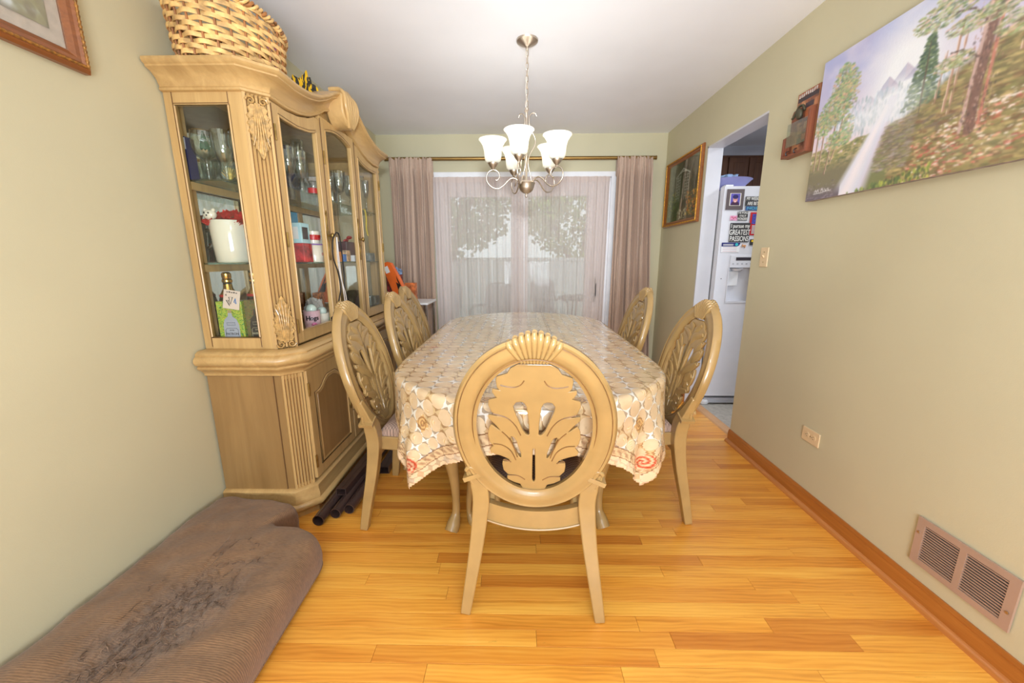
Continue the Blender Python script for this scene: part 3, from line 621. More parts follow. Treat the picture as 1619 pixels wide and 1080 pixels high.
# table cloth: a flat sheet laid over the top and hanging in folds
def cloth_mat():
    m, nt, bs = newmat('printed_vinyl_tablecloth'); uv = nt.nodes.new('ShaderNodeUVMap'); uv.uv_map = 'flat'; sp = nt.nodes.new('ShaderNodeSeparateXYZ'); nt.links.new(uv.outputs[0], sp.inputs[0])
    x, y = E(nt, sp.outputs[0]), E(nt, sp.outputs[1]); p = .066
    fx, fy = (x/p+50.5).fract()-.5, (y/p+50.5).fract()-.5          # cell centred on circle
    gx, gy = (x/p+50).fract()-.5, (y/p+50).fract()-.5              # cell centred on star
    dc = (fx*fx+fy*fy).sqrt(); star = ((dc-.465)*60).clamp()
    facet = ((gx*gy)*400).clamp(); fac2 = ((gx.abs()-gy.abs())*30).clamp()
    cellr = noise(nt, None, 1); wn = nt.nodes.new('ShaderNodeTexWhiteNoise'); wn.noise_dimensions = '2D'; cb = nt.nodes.new('ShaderNodeCombineXYZ')
    nt.links.new((x/p+50).floor().k, cb.inputs[0]); nt.links.new((y/p+50).floor().k, cb.inputs[1]); nt.links.new(cb.outputs[0], wn.inputs['Vector']); rn = E(nt, wn.outputs[0])
    base = ramp(nt, noise(nt, uv.outputs[0], 9, 3), [(.35, (202, 172, 136)), (.65, (220, 194, 158))])
    sa = mixc(nt, facet, (252, 250, 244), (184, 166, 144)); sb = mixc(nt, facet, (226, 196, 150), (180, 142, 100)); sc = mixc(nt, rn.gt(.6), sa, sb)
    c = mixc(nt, star*.92, base, sc)
    # gold medallions in a few circles
    medal = rn.gt(.88)*((fx.abs()).max(fy.abs()).lt(.30))*(dc.gt(.1))
    wn2 = E(nt, wn.outputs[0])
    med = ((dc*40).sin()*.5+.5); c = mixc(nt, medal*.75, c, mixc(nt, med, (206, 164, 102), (232, 214, 180)))
    # border bands near the hem (distance to edge) and one ring on the top
    W, L = .75, 1.31; de = (-(x.abs())+W).min(-(y.abs())+L)
    band = de.lt(.088)*de.gt(.045); scr = (((x+y)*150).sin()*.5+.5)*((de-.066).abs()*-80+1.5).clamp()
    c = mixc(nt, band, c, (216, 184, 142)); c = mixc(nt, band*scr*.7, c, (140, 92, 62))
    for e0 in (.045, .088): c = mixc(nt, ((de-e0).abs()*-500+1.8).clamp()*.8, c, (132, 84, 54))
    c = mixc(nt, de.lt(.043)*.8, c, (226, 196, 160))
    # square brown medallions along the drop
    q = .31; mx_, my_ = (x/q+50).fract()-.5, (y/q+50).fract()-.5; sq = ((mx_.abs()).max(my_.abs())).lt(.085)*de.gt(.105)*de.lt(.25)
    sqp = (((mx_*mx_+my_*my_).sqrt()*150).sin()*.5+.5); c = mixc(nt, sq*.9, c, mixc(nt, sqp, (150, 98, 48), (216, 172, 108)))
    # inner frame line on the table top and centre runner panels
    ax, ay = x.abs(), y.abs()
    for e0 in (.150, .164): c = mixc(nt, ((ax-e0).abs()*-400+1.9).clamp()*.55*ay.lt(1.02), c, (150, 122, 98))
    pan = ax.lt(.142)*ay.lt(1.0); pf = (y/.34+50).fract()-.5; pp = noise(nt, uv.outputs[0], 46, 3); c = mixc(nt, pan*.75, c, mixc(nt, ((pp-.45)*9).clamp(), (196, 172, 146), (226, 212, 190)))
    blk = pan*(pf.abs().lt(.28))*(ax.lt(.10)); c = mixc(nt, blk*.6, c, mixc(nt, (y*420).sin()*.5+.5, (150, 112, 92), (214, 196, 172)))
    for (cx, cy, r0) in ((W-.1, L-.1, .05),):   # roses at the four corners
        dx, dy = ax-cx, ay-cy; dr = (dx*dx+dy*dy).sqrt(); at = dy.op('ARCTAN2', dx); sw = ((dr*260+at*2+noise(nt, uv.outputs[0], 40)*3).sin()*.5+.5)
        c = mixc(nt, ((dr-r0)*-400).clamp(), c, mixc(nt, sw, (188, 70, 46), (238, 188, 150)))
    # sprigs of roses scattered on the drop
    vo = nt.nodes.new('ShaderNodeTexVoronoi'); vo.inputs['Scale'].default_value = 4.2; nt.links.new(uv.outputs[0], vo.inputs['Vector']); vd = E(nt, vo.outputs['Distance'])
    ro = ((vd-.11)*-60).clamp()*de.lt(.27)*de.gt(.10); c = mixc(nt, ro*.85, c, mixc(nt, (vd*170).sin()*.5+.5, (186, 74, 50), (232, 190, 150)))
    nt.links.new(c, bs.inputs['Base Color'])
    nt.links.new((star*-.12+.30).k, bs.inputs['Roughness']); nt.links.new((star*.35).k, bs.inputs['Metallic'])
    bs.inputs['Coat Weight'].default_value = .8; bs.inputs['Coat Roughness'].default_value = .06
    bump(nt, bs, star*.5+noise(nt, uv.outputs[0], 14, 3)*2.5, .0012, .5); return m
M_CLOTH = cloth_mat()
W, L = .75, 1.31; nx, ny = 150, 260
oa = np.array(OUT); on = np.roll(oa, -1, 0)-np.roll(oa, 1, 0); on = np.stack([-on[:, 1], on[:, 0]], 1); on /= np.linalg.norm(on, axis=1)[:, None]
if (on*oa).sum() < 0: on = -on
arc = np.concatenate([[0], np.cumsum(np.linalg.norm(np.diff(oa, axis=0), axis=1))])
gx, gy = np.meshgrid(np.linspace(-W, W, nx), np.linspace(-L, L, ny)); P = np.stack([gx.ravel(), gy.ravel()], 1)
r4 = np.maximum(np.abs(P[:, 0])-(W-.03), 0)
d2 = ((P[:, None, :]-oa[None])**2).sum(-1); qi = d2.argmin(1); dq = np.sqrt(d2[np.arange(len(P)), qi]); nn = on[qi]; inside = ((P-oa[qi])*nn).sum(1) < 0
V = np.zeros((len(P), 3)); d = np.where(inside, 0, dq); de = np.where(d > .16, .16+(d-.16)*.70, d)
s_ = arc[qi]; ang = np.arctan2(P[:, 1]/L, P[:, 0]/W)
rr_ = np.random.default_rng(5); f1 = np.sin(s_*24+.9)*.6+np.sin(s_*41+2.0)*.3+np.sin(s_*67)*.15
corner = np.clip((np.abs(P[:, 0]-np.sign(P[:, 0])*.0)-.42)/.2, 0, 1)*np.clip((np.abs(P[:, 1])-.8)/.3, 0, 1)
amp = np.clip(d/.2, 0, 1)*(.005+.030*corner*np.clip(d/.3, 0, 1.2))
off = .006+.03*np.clip(d/.2, 0, 1)*corner+f1*amp
rad = .012; th_ = np.clip(d/rad, 0, PI/2); V[:, 0] = np.where(inside, P[:, 0], oa[qi][:, 0]+nn[:, 0]*(np.sin(th_)*rad+off*np.clip(d/.03, 0, 1))); V[:, 1] = np.where(inside, P[:, 1], oa[qi][:, 1]+nn[:, 1]*(np.sin(th_)*rad+off*np.clip(d/.03, 0, 1)))
V[:, 2] = TZ+.002-np.where(inside, 0, (1-np.cos(th_))*rad+np.maximum(0, de-rad*PI/2))
V[:, 2] += np.where(inside, .0006*np.sin(P[:, 0]*60)*np.sin(P[:, 1]*37+P[:, 0]*9), 0)
g = G(); g.v = [tuple(v) for v in V]; g.f = [(j*nx+i, j*nx+i+1, (j+1)*nx+i+1, (j+1)*nx+i) for j in range(ny-1) for i in range(nx-1)]; g.mi = [0]*len(g.f)
tc_ = g.obj('tablecloth', M_CLOTH, None, smooth=80); tc_.location = (TC[0], TC[1], 0)
uvl = tc_.data.uv_layers.new(name='flat'); li = np.zeros(len(tc_.data.loops), dtype='i'); tc_.data.loops.foreach_get('vertex_index', li); uvl.data.foreach_set('uv', P[li].reshape(-1).astype('f'))
tag(tc_, 'cream printed tablecloth with star pattern draped over the dining table', 'tablecloth')
sd = tc_.modifiers.new('thickness', 'SOLIDIFY'); sd.thickness = .0012; sd.offset = 1
# ------------------------------------------------------------ dining chair (local: rear of seat rail y=0, facing +y)
def ell(a, rx, rz): return rx*math.sin(a), rz*math.cos(a)
RZC, RHX, RHZ = .712, .253, .316
def lean(z):   # back plane: y as a function of height
    t = (z-.42)/.58; return .012-.12*t-.035*t*t
def band(g, rx, rz, prof, n=72):
    """closed elliptical frame: prof = (offset inwards, depth along y)"""
    q = len(prof); vs = []
    for i in range(n):
        a = 2*PI*i/n; x, z = ell(a, rx, rz); nx_, nz_ = math.sin(a)/rx, math.cos(a)/rz; l = math.hypot(nx_, nz_); nx_, nz_ = nx_/l, nz_/l
        for o_, dd in prof:
            X, Z = x-nx_*o_, RZC+z-nz_*o_; vs.append((X, lean(Z)+dd, Z))
    return g.add(vs, [(i*q+k, ((i+1) % n)*q+k, ((i+1) % n)*q+(k+1) % q, i*q+(k+1) % q) for i in range(n) for k in range(q)])
def shape2d(polys, depth, bev, y0=0):
    """filled 2-D outline with holes -> mesh vertices in x,z, thickness along y"""
    cu = bpy.data.curves.new('tmp', 'CURVE'); cu.dimensions = '2D'; cu.fill_mode = 'BOTH'; cu.extrude = depth/2-bev; cu.bevel_depth = bev; cu.bevel_resolution = 1
    for pl in polys:
        sp = cu.splines.new('POLY'); sp.points.add(len(pl)-1)
        for p, (a, b) in zip(sp.points, pl): p.co = (a, b, 0, 1)
        sp.use_cyclic_u = True
    o = bpy.data.objects.new('tmp', cu); COL.objects.link(o); dg = bpy.context.evaluated_depsgraph_get(); me = bpy.data.meshes.new_from_object(o.evaluated_get(dg))
    bpy.data.objects.remove(o); return me
def make_chair():
    t = thing('dining_chair', 'x', 'chair', group='cream oval back dining chairs')
    # back frame: convex band with bead at the outer rim and a cove towards the opening
    g = G(); prof = [(0, -.014), (0, .012), (.008, .019), (.016, .014), (.034, .020), (.056, .015), (.063, .008), (.073, .006), (.073, -.010), (.063, -.013), (.056, -.019), (.034, -.025), (.016, -.019), (.008, -.022)]
    band(g, RHX, RHZ, prof); fr_ = g.obj('back_frame', M_CHAIR, t, smooth=50)
    g = G()
    for o_, dd in ((.0155, .0152), (.0615, .0105), (.0155, -.0197), (.0615, -.0152)):
        g.tube([(lambda x, z, l: (x-math.sin(a)/RHX/l*o_, lean(RZC+z)+dd, RZC+z-math.cos(a)/RHZ/l*o_))(*ell(a, RHX, RHZ), math.hypot(math.sin(a)/RHX, math.cos(a)/RHZ)) for a in [2*PI*i/72 for i in range(72)]], .0011, 4, True)
    g.obj('glaze_line', M_GLAZE, fr_)['kind'] = 'stuff'
    # crest shell: fan of flutes
    g = G()
    for k in range(9):
        u_ = (k-4)/4; x1 = u_*.072; z1 = RZC+RHZ+.012-.030*abs(u_)**1.7
        x0 = (k-4)*.0085; z0 = RZC+RHZ-.076; P = [(lerp(x0, x1, u)+math.sin(u*PI)*(k-4)*.0006, 0, lerp(z0, z1, u)) for u in (0, .2, .45, .7, .88, 1)]
        P = [(x, lean(z)-.002, z) for x, y, z in P]; [g.tube([(x, y+o_*(1 if i < 5 else .6), z) for i, (x, y, z) in enumerate(P)], [.005, .0058, .0078, .0098, .0105, .008], 8, sq=(1.1, 1), up=(0, 1, 0)) for o_ in (-.018, 0, .016)]
    g.obj('crest_shell', M_CHAIR, t, smooth=60)
    # pierced leaf splat
    def S(pts, s=1): return [(s*(x-800)*.00053, (686-y)*.00062+RZC) for x, y in pts]
    edge = [(886, 318), (925, 338), (945, 368), (1003, 385), (1008, 402), (1003, 440), (985, 461), (1030, 455), (1032, 468), (1004, 502), (1055, 515), (1058, 545), (1042, 580), (1008, 604), (985, 614), (1060, 604), (1060, 622), (1028, 652), (998, 688), (1000, 700), (1050, 664), (1062, 680), (1071, 722), (1062, 766), (1040, 792), (1064, 818), (1058, 836), (1002, 852), (955, 870), (937, 896), (988, 896), (990, 915), (985, 948), (960, 975), (915, 982), (962, 992), (962, 1008), (925, 1028), (882, 1040), (860, 1085)]
    right = S(edge); left = [(-a, b) for a, b in right][::-1]
    tear = [(875, 516), (905, 520), (925, 545), (920, 572), (872, 690), (852, 716), (834, 723), (822, 714), (826, 640), (838, 548), (852, 524)]
    low = [(935, 725), (950, 736), (944, 762), (905, 840), (886, 868), (872, 862), (876, 830), (900, 757), (914, 733)]
    slot = [(788, 800), (812, 800), (815, 1008), (806, 1028), (794, 1028), (785, 1008)]
    me = shape2d([right+left, S(tear), [(-a, b) for a, b in S(tear)], S(low), [(-a, b) for a, b in S(low)], S(slot)], .014, .003)
    for v in me.vertices: x, z, d_ = v.co; v.co = (x, lean(z)+.002-d_, z)
    me.materials.clear(); me.materials.append(M_CHAIR); me.polygons.foreach_set('use_smooth', [True]*len(me.polygons)); me.set_sharp_from_angle(angle=R(35))
    sp_ = bpy.data.objects.new('splat', me); COL.objects.link(sp_); sp_.parent = t
    g = G(); q = G()
    arcs = [[(745, 400), (725, 425), (690, 438), (650, 436), (612, 428)], [(722, 720), (690, 660), (640, 615), (560, 592)], [(700, 860), (680, 800), (650, 740), (610, 700)], [(690, 880), (660, 820), (610, 785), (555, 778)], [(745, 1010), (700, 985), (640, 982)], [(660, 895), (640, 885), (612, 880)]]
    for s in (1, -1):
        for A in arcs:
            P = [(s*(x-800)*.00053, (686-y)*.00062+RZC) for x, y in A]; P3 = spline([(x, 0, z) for x, z in P], 6)
            q.tube([(p.x, lean(p.z)-.0048, p.z) for p in P3], .0016, 4)
    q.obj('carved_groove', M_GLAZE, sp_)['kind'] = 'stuff'
    # carved front relief: ribs and leaf lobes facing the table
    ribs = [((0, 780), (0, 600), (0, 360), .009), ((34, 1030), (40, 900), (30, 760), .010), ((8, 505), (60, 440), (190, 405), .016), ((4, 470), (40, 390), (105, 345), .014), ((140, 560), (190, 500), (226, 462), .012), ((146, 625), (205, 565), (252, 522), .014), ((36, 752), (130, 690), (256, 612), .013), ((150, 800), (190, 735), (262, 706), .016), ((156, 830), (200, 790), (240, 770), .012), ((56, 905), (150, 855), (262, 822), .013), ((50, 965), (115, 925), (186, 905), .014), ((80, 990), (120, 960), (165, 950), .010), ((50, 1050), (100, 1015), (158, 1000), .009), ((60, 880), (50, 800), (60, 740), .008)]
    for s in (1, -1):
        for A, B, C_, r in ribs:
            P = spline([(s*A[0]*.00053, 0, (686-A[1])*.00062+RZC), (s*B[0]*.00053, 0, (686-B[1])*.00062+RZC), (s*C_[0]*.00053, 0, (686-C_[1])*.00062+RZC)], 6)
            m = len(P); g.tube([(p.x, lean(p.z)+.005+.003*math.sin(PI*i/(m-1))+(.008*(i/(m-1))**3), p.z) for i, p in enumerate(P)], [r*1.35*(.3+.75*math.sin(PI*min(1, .15+.8*i/(m-1)))) for i in range(m)], 8, sq=(.36, 1), up=(0, 1, 0))
        for cx, cy in ((75, 905), (40, 965)):
            P, rs = curl((s*cx*.00053, 0, (686-cy)*.00062+RZC), .016, 1.3, ((s, 0, 0), (0, 0, 1)), .0045); g.tube([(p.x, lean(p.z)+.009, p.z) for p in P], rs, 6)
    g.obj('carved_leaf', M_CHAIR, sp_, smooth=60)
    # rear legs with scroll ears
    for s in (-1, 1):
        P = spline([(s*.236, -.046, 0), (s*.217, -.028, .12), (s*.196, -.004, .26), (s*.183, .010, .38), (s*.180, .010, .44), (s*.188, .004, .50), (s*.208, -.010, .56), (s*.230, -.024, .625)], 5)
        g = G(); n = len(P); g.tube(P, [lerp(.0175, .0285, min(1, i/16)) if i < 24 else lerp(.0285, .012, (i-24)/(n-25)) for i in range(n)], 4, up=(0, 1, 0), sq=(1, 1)); lg = g.obj('rear_leg', M_CHAIR, t, .004, 30)
        g = G(); P, rs = curl((s*.206, -.008, .548), .017, .9, ((s, 0, 0), (0, 0, 1)), .0075); P = [(p.x, lean(p.z)-.016, p.z) for p in P]; g.tube(P, rs, 8)
        g.tube(spline([(s*.222, -.018, .552), (s*.218, -.019, .52), (s*.205, -.018, .492), (s*.192, -.014, .47)], 5), [.007]*6+[.006]*5+[.003]*4+[.002], 8)
        g.cbox((s*.206, -.004, .522), (.060, .062, .015), (0, s*.38, 0)); g.obj('scroll_ear', M_CHAIR, lg, .003, 50)
    # seat rails and lower bead
    def outline(o_): return [(-.160-o_, .03-o_), (-.205-o_, .44+o_*.3), (-.16-o_, .475+o_), (0, .49+o_), (.16+o_, .475+o_), (.205+o_, .44+o_*.3), (.160+o_, .03-o_)]
    g = G(); rp_ = [(p.x, p.y) for p in spline([(x, y, 0) for x, y in outline(0)], 4)]
    g.sweep(rp_[::-1], [(0, .372), (.002, .366), (.006, .372), (.004, .380), (.004, .425), (0, .43), (-.022, .43), (-.022, .372)]); g.obj('seat_rail', M_CHAIR, t)
    g = G(); N = 16
    def rr__(u, v): x = lerp(-.160, .160, u); k = (abs(x)/.16)**2; zb = .318+.020*k; return x, k, zb
    for i in range(N):
        xa, ka, za = rr__(i/N, 0); xb, kb, zb = rr__((i+1)/N, 0); ya, yb = .004-.012*(1-ka), .004-.012*(1-kb)
        g.add([(xa, ya, za), (xb, yb, zb), (xb, yb, zb+.07), (xa, ya, za+.07), (xa, ya+.024, za), (xb, yb+.024, zb), (xb, yb+.024, zb+.07), (xa, ya+.024, za+.07)], [(0, 1, 2, 3), (5, 4, 7, 6), (3, 2, 6, 7), (1, 0, 4, 5)])
    rr = g.obj('rear_rail', M_CHAIR, t, 0, 40)
    g = G(); g.tube([(rr__(i/N, 0)[0], .002-.012*(1-rr__(i/N, 0)[1]), rr__(i/N, 0)[2]) for i in range(N+1)], .004, 6); g.obj('bead', M_CHAIR, rr)
    # front cabriole legs
    for s in (-1, 1):
        o = cab_leg(.40, .72).obj('front_leg', M_CHAIR, t, smooth=60); o.location = (s*.185, .45, 0); o.rotation_euler = (0, 0, R(90-s*35))
    # upholstered seat
    pl = outline(-.006); cxs, cys = 0, .255; rim = [(p.x, p.y) for p in spline([(x, y, 0) for x, y in pl], 6)]+[(lerp(.154, -.154, k/8), .036) for k in range(1, 8)]
    g = G(); m = len(rim); lv = [(1.0, .428), (1.012, .445), (1.0, .462), (.95, .474), (.84, .482), (.6, .488), (.3, .491)]
    vs = [(cxs+(x-cxs)*k, cys+(y-cys)*k, z) for k, z in lv for x, y in rim]+[(cxs, cys, .492)]
    fs = [(i*m+j, i*m+(j+1) % m, (i+1)*m+(j+1) % m, (i+1)*m+j) for i in range(len(lv)-1) for j in range(m)]+[((len(lv)-1)*m+j, (len(lv)-1)*m+(j+1) % m, len(lv)*m) for j in range(m)]
    g.add(vs, fs); g.obj('seat', M_SEAT, t, smooth=80)
    return t
def weave_mat(name, c, sc=420, d=.0008, var=.16):
    m, nt, bs = newmat(name); v = tc(nt); sp = nt.nodes.new('ShaderNodeSeparateXYZ'); nt.links.new(v, sp.inputs[0]); x, y, z = [E(nt, sp.outputs[i]) for i in range(3)]
    f = ((x*sc).sin()*(y*sc).sin()*.5+.5)*.6+noise(nt, v, 30, 4)*.4
    nt.links.new(ramp(nt, f, [(.3, tuple(k*(1-var) for k in c)), (.7, tuple(min(255, k*(1+var)) for k in c))]), bs.inputs['Base Color']); bs.inputs['Roughness'].default_value = .85
    bump(nt, bs, f, d, .7); return m
M_SEAT = weave_mat('mauve_grey_upholstery', (158, 134, 120))
ch = make_chair()
ch.location = (.052, 1.190, 0); ch.rotation_euler = (0, 0, R(-3.3)); ch['label'] = 'cream oval back dining chair at the near head of the table'
dup(ch, (-.672, 1.822, 0), R(-90), 'cream dining chair left of the table, nearest the camera beside the cabinet doors')
dup(ch, (-.62, 2.345, 0), R(-91), 'cream dining chair left of the table, middle of the three')
dup(ch, (-.69, 2.85, 0), R(-90), 'cream dining chair left of the table, farthest by the curtain')
dup(ch, (.762, 1.885, 0), R(90), 'cream dining chair right of the table in front of the doorway')
dup(ch, (.735, 2.71, 0), R(90), 'cream dining chair right of the table, far one by the right curtain')
# ------------------------------------------------------------ china cabinet
CY = 2.385
cab = thing('china_cabinet', 'tall light oak glass fronted china cabinet with carved crown on the left wall', 'cabinet', (0, 0, 0))
M_CARVE = plain('glazed_carving', (178, 142, 88), .3, 0, .4, .16, 60)
def P_(x, y): return (x, 2*CY-y)     # mirror about the cabinet centre
XB = XL+.008
def plan(xs, y0, xa, ya, xf, yf):      # outline from wall round the front to the wall (out = right of travel)
    a = [(XB, y0), (xa, ya), (xf, yf)]; b = [(x, 2*CY-y) for x, y in a[::-1]]; return (a+b)
def Rr(path): return path[::-1]
low = plan(0, 1.67, -1.077, 1.67, -1.015, 1.732); upp = plan(0, 1.69, -1.10, 1.69, -1.034, 1.756)
base_ = plan(0, 1.645, -1.055, 1.645, -.985, 1.715)
# travel must keep the outside on the right: start at the far end
def sw(path, prof, name, mat, par, smooth=40, zs=None): return G().sweep(path, prof, zs=zs).obj(name, mat, par, smooth=smooth)
M_DK = M_GROOVE
# base plinth and moulding
sw(low, [(-.02, 0), (.012, 0), (.014, .03), (.016, .035), (.03, .037), (.04, .048), (.041, .062), (.034, .072), (.026, .075), (.028, .10), (.020, .125), (.022, .13), (.022, .14), (.012, .148), (0, .15), (-.02, .15)], 'base_moulding', M_CABX, cab)
# lower carcass
g = G(); g.prism([(XB, 1.672), (-1.08, 1.672), (-1.02, 1.735), (-1.02, 2*CY-1.735), (-1.08, 2*CY-1.672), (XB, 2*CY-1.672)], .10, .735)
lc = g.obj('lower_carcass', M_CABP, cab, smooth=0)
G().box(XB+.002, 1.668, .15, -1.112, 1.672, .718).obj('side_panel', M_CABP, lc, 0, 0)
g = G(); [g.box(x, 1.6675, .15, x+.003, 1.673, .72) for x in (-1.114,)]; g.obj('panel_groove', M_DK, lc, 0, 0)
# waist moulding
sw(low, [(-.02, .718), (.004, .718), (.012, .722), (.012, .730), (.018, .738), (.03, .750), (.042, .756), (.046, .762), (.046, .768), (.040, .772), (.052, .778), (.060, .790), (.060, .804), (.052, .814), (.044, .818), (.046, .824), (.040, .832), (.026, .838), (-.02, .838)], 'waist_moulding', M_CABX, cab)
def post(xa, ya, xf, yf, z0, z1, nm, par):
    """canted corner post with four flutes"""
    a, b = Vector((xa, ya)), Vector((xf, yf)); d = (b-a); L_ = d.length; d.normalize(); n = Vector((d.y, -d.x)) if True else None
    if n.x < 0: n = -n
    f_ = 5; prof = [(0, .006)]
    for k in range(f_):
        u0 = .12+k*.152; prof += [(u0, .006), (u0+.02, .0), (u0+.076, -.004+.0), (u0+.132, .0), (u0+.152, .006)]
    prof += [(1, .006), (1, -.02), (0, -.02)]
    poly = [tuple(a+d*(u*L_)+n*o) for u, o in prof]
    g = G(); g.prism(poly, z0, z1); o = g.obj(nm, M_CAB, par, smooth=50)
    q = G()
    for k in range(f_+1):
        u = .12+k*.152; c = a+d*(u*L_)+n*.0062; q.tube([(c.x, c.y, z0+.02), (c.x, c.y, z1-.02)], .0009, 4)
    q.obj('flute_line', M_DK, o)['kind'] = 'stuff'; return o
for m in (0, 1):
    A, B = (-1.077, 1.67), (-1.015, 1.732); A2, B2 = (-1.10, 1.69), (-1.034, 1.756)
    if m: A, B, A2, B2 = P_(*A), P_(*B), P_(*A2), P_(*B2)
    post(*A, *B, .15, .72, 'lower_post', cab); up_ = post(*A2, *B2, .838, 1.90, 'upper_post', cab)
    a, b = Vector(A2), Vector(B2); c = (a+b)/2; d = (b-a).normalized(); n = Vector((1, -1 if not m else 1)).normalized()
    def Q(u, z, o=.010): return (c.x+d.x*u+n.x*o, c.y+d.y*u+n.y*o, z)
    for z0, s in ((1.74, 1), (.975, -1)):       # carved acanthus, upper one hangs, lower one stands
        g = G()
        for k in (-2, -1, 0, 1, 2):
            w_ = k*.013; g.tube(spline([Q(w_*.3, z0+s*.11, .014), Q(w_*.55, z0+s*.05, .018), Q(w_*.7, z0-s*.01, .018), Q(w_*1.15, z0-s*(.085-.016*abs(k)), .014)], 5), [.003]*3+[.0042]*7+[.0035]*5+[.0015], 6)
        for e in (-1, 1):
            ux = Vector((d.x*e, d.y*e, 0)); P, rs = curl(Q(e*.022, z0+s*.118, .012), .016, 1.35, ((ux), (0, 0, s)), .005); g.tube(P, rs, 6)
            P, rs = curl(Q(e*.020, z0+s*.05, .012), .010, 1.1, ((ux), (0, 0, s)), .0035); g.tube(P, rs, 6)
            for j in range(5): zc = z0+s*(.05-.026*j); g.tube([Q(e*.012, zc+s*.008, .014), Q(e*(.036-.003*j), zc-s*.010, .010)], [.004, .0015], 5)
        g.tube([Q(0, z0+s*.13), Q(0, z0-s*.08, .012)], [.006, .002], 6)
        ou = []
        for j in range(15):
            v = j/14; w_ = .040*math.sin(PI*min(1, .25+.75*v))**.8*(1.12 if j % 2 else .86); ou.append((w_ if j < 14 else .002, z0+s*(.105-.205*v)))
        ou = ou+[(-a, b) for a, b in ou[::-1]]; g.add([Q(a, b, .006) for a, b in ou]+[Q(a*.9, b, .014) for a, b in ou], [tuple(range(len(ou), 2*len(ou)))]+[(i, (i+1) % len(ou), len(ou)+(i+1) % len(ou), len(ou)+i) for i in range(len(ou))])
        g.obj('carved_acanthus', M_CARVE if 'M_CARVE' in globals() else M_CAB, up_, smooth=60)['kind'] = 'stuff'
# lower front: door, drawers, door
XFp = -1.015
def fpanel(y0, y1, z0, z1, nm, arch=False, x=XFp, th_=.018):
    """framed raised front facing +x with ogee panel"""
    o = G().box(x, y0, z0, x+th_, y1, z1).obj(nm, M_CAB, cab, .003, 0); fw = .058; n = 18; top = []
    for i in range(n+1):
        u = i/n; zz = z1-fw
        if arch: k = abs(u-.5)*2; zz = z1-fw-.012-.055*(1 if k > .86 else (.5-.5*math.cos(PI*min(1, max(0, (k-.18)/.68)))))
        top.append((lerp(y0+fw, y1-fw, u), zz))
    pol = [(y0+fw, z0+fw)]+[(y1-fw, z0+fw)]+top[::-1]
    g = G(); pts = [(x+th_+.001, a, b) for a, b in pol]; g.tube(pts, .0045, 6, True); g.obj('panel_moulding', M_CAB, o, smooth=60)
    g = G(); pts = [(x+th_+.0005, a, b) for a, b in pol]
    cy_, cz = (y0+y1)/2, (z0+z1)/2; q = [(cy_+(a-cy_)*1.04, cz+(b-cz)*1.025) for a, b in pol]; g.tube([(x+th_+.0008, a, b) for a, b in q], .0014, 4, True); g.obj('groove_line', M_DK, o)
    q = [(cy_+(a-cy_)*.90, cz+(b-cz)*.93) for a, b in pol]; G().prism(q, x+th_-.002, x+th_+.0035, 'x').obj('raised_panel', M_CABP, o, .002, 30); return o
def handle(y, z, par, h=.2, x=XFp+.018, s=1):
    g = G(); g.prism([(y-.008, z-h/2), (y+.008, z-h/2), (y+.011, z-h/2+.02), (y+.005, z-h/2+.035), (y+.006, z-.03), (y+.014, z-.015), (y+.014, z+.015), (y+.006, z+.03), (y+.005, z+h/2-.035), (y+.011, z+h/2-.02), (y, z+h/2), (y-.011, z+h/2-.02), (y-.005, z+h/2-.035), (y-.006, z+.03), (y-.014, z+.015), (y-.014, z-.015), (y-.006, z-.03), (y-.005, z-h/2+.035), (y-.011, z-h/2+.02)], x, x+.004, 'x')
    o = g.obj('handle_plate', M_BRASS, par, 0, 30)
    for k in range(7): G().ball((x+.004, y, z-h/2+.012+k*(h-.024)/6), .005, .5, 1, 1, 8, 5).obj('bead', M_BRASS, o, smooth=60) if k != 3 else None
    return o
def knob(y, z, par, x=XFp+.018):
    g = G(); g.tube([(x, y, z), (x+.016, y, z)], .006, 8); g.ball((x+.024, y, z), .013, .8, 1, 1); g.obj('knob', M_BRASS, par, smooth=60)
dl_ = fpanel(1.736, 2.188, .168, .722, 'lower_door', True); handle(2.163, .47, dl_); knob(2.163, .47, dl_)
dr_ = fpanel(2*CY-2.188, 2*CY-1.736, .168, .722, 'lower_door', True); handle(2*CY-2.163, .47, dr_); knob(2*CY-2.163, .47, dr_)
for z0, z1 in ((.168, .34), (.346, .53), (.536, .722)):
    w = fpanel(2.196, 2*CY-2.196, z0, z1, 'drawer'); 
    for yk in (2.30, 2*CY-2.30): knob(yk, (z0+z1)/2, w)
for z in (.26, .63):
    for yh in (1.735, 2*CY-1.735):
        g = G(); g.tube([(XFp+.022, yh, z-.032), (XFp+.022, yh, z+.032)], .005, 8); g.obj('hinge', M_BRASS, lc)
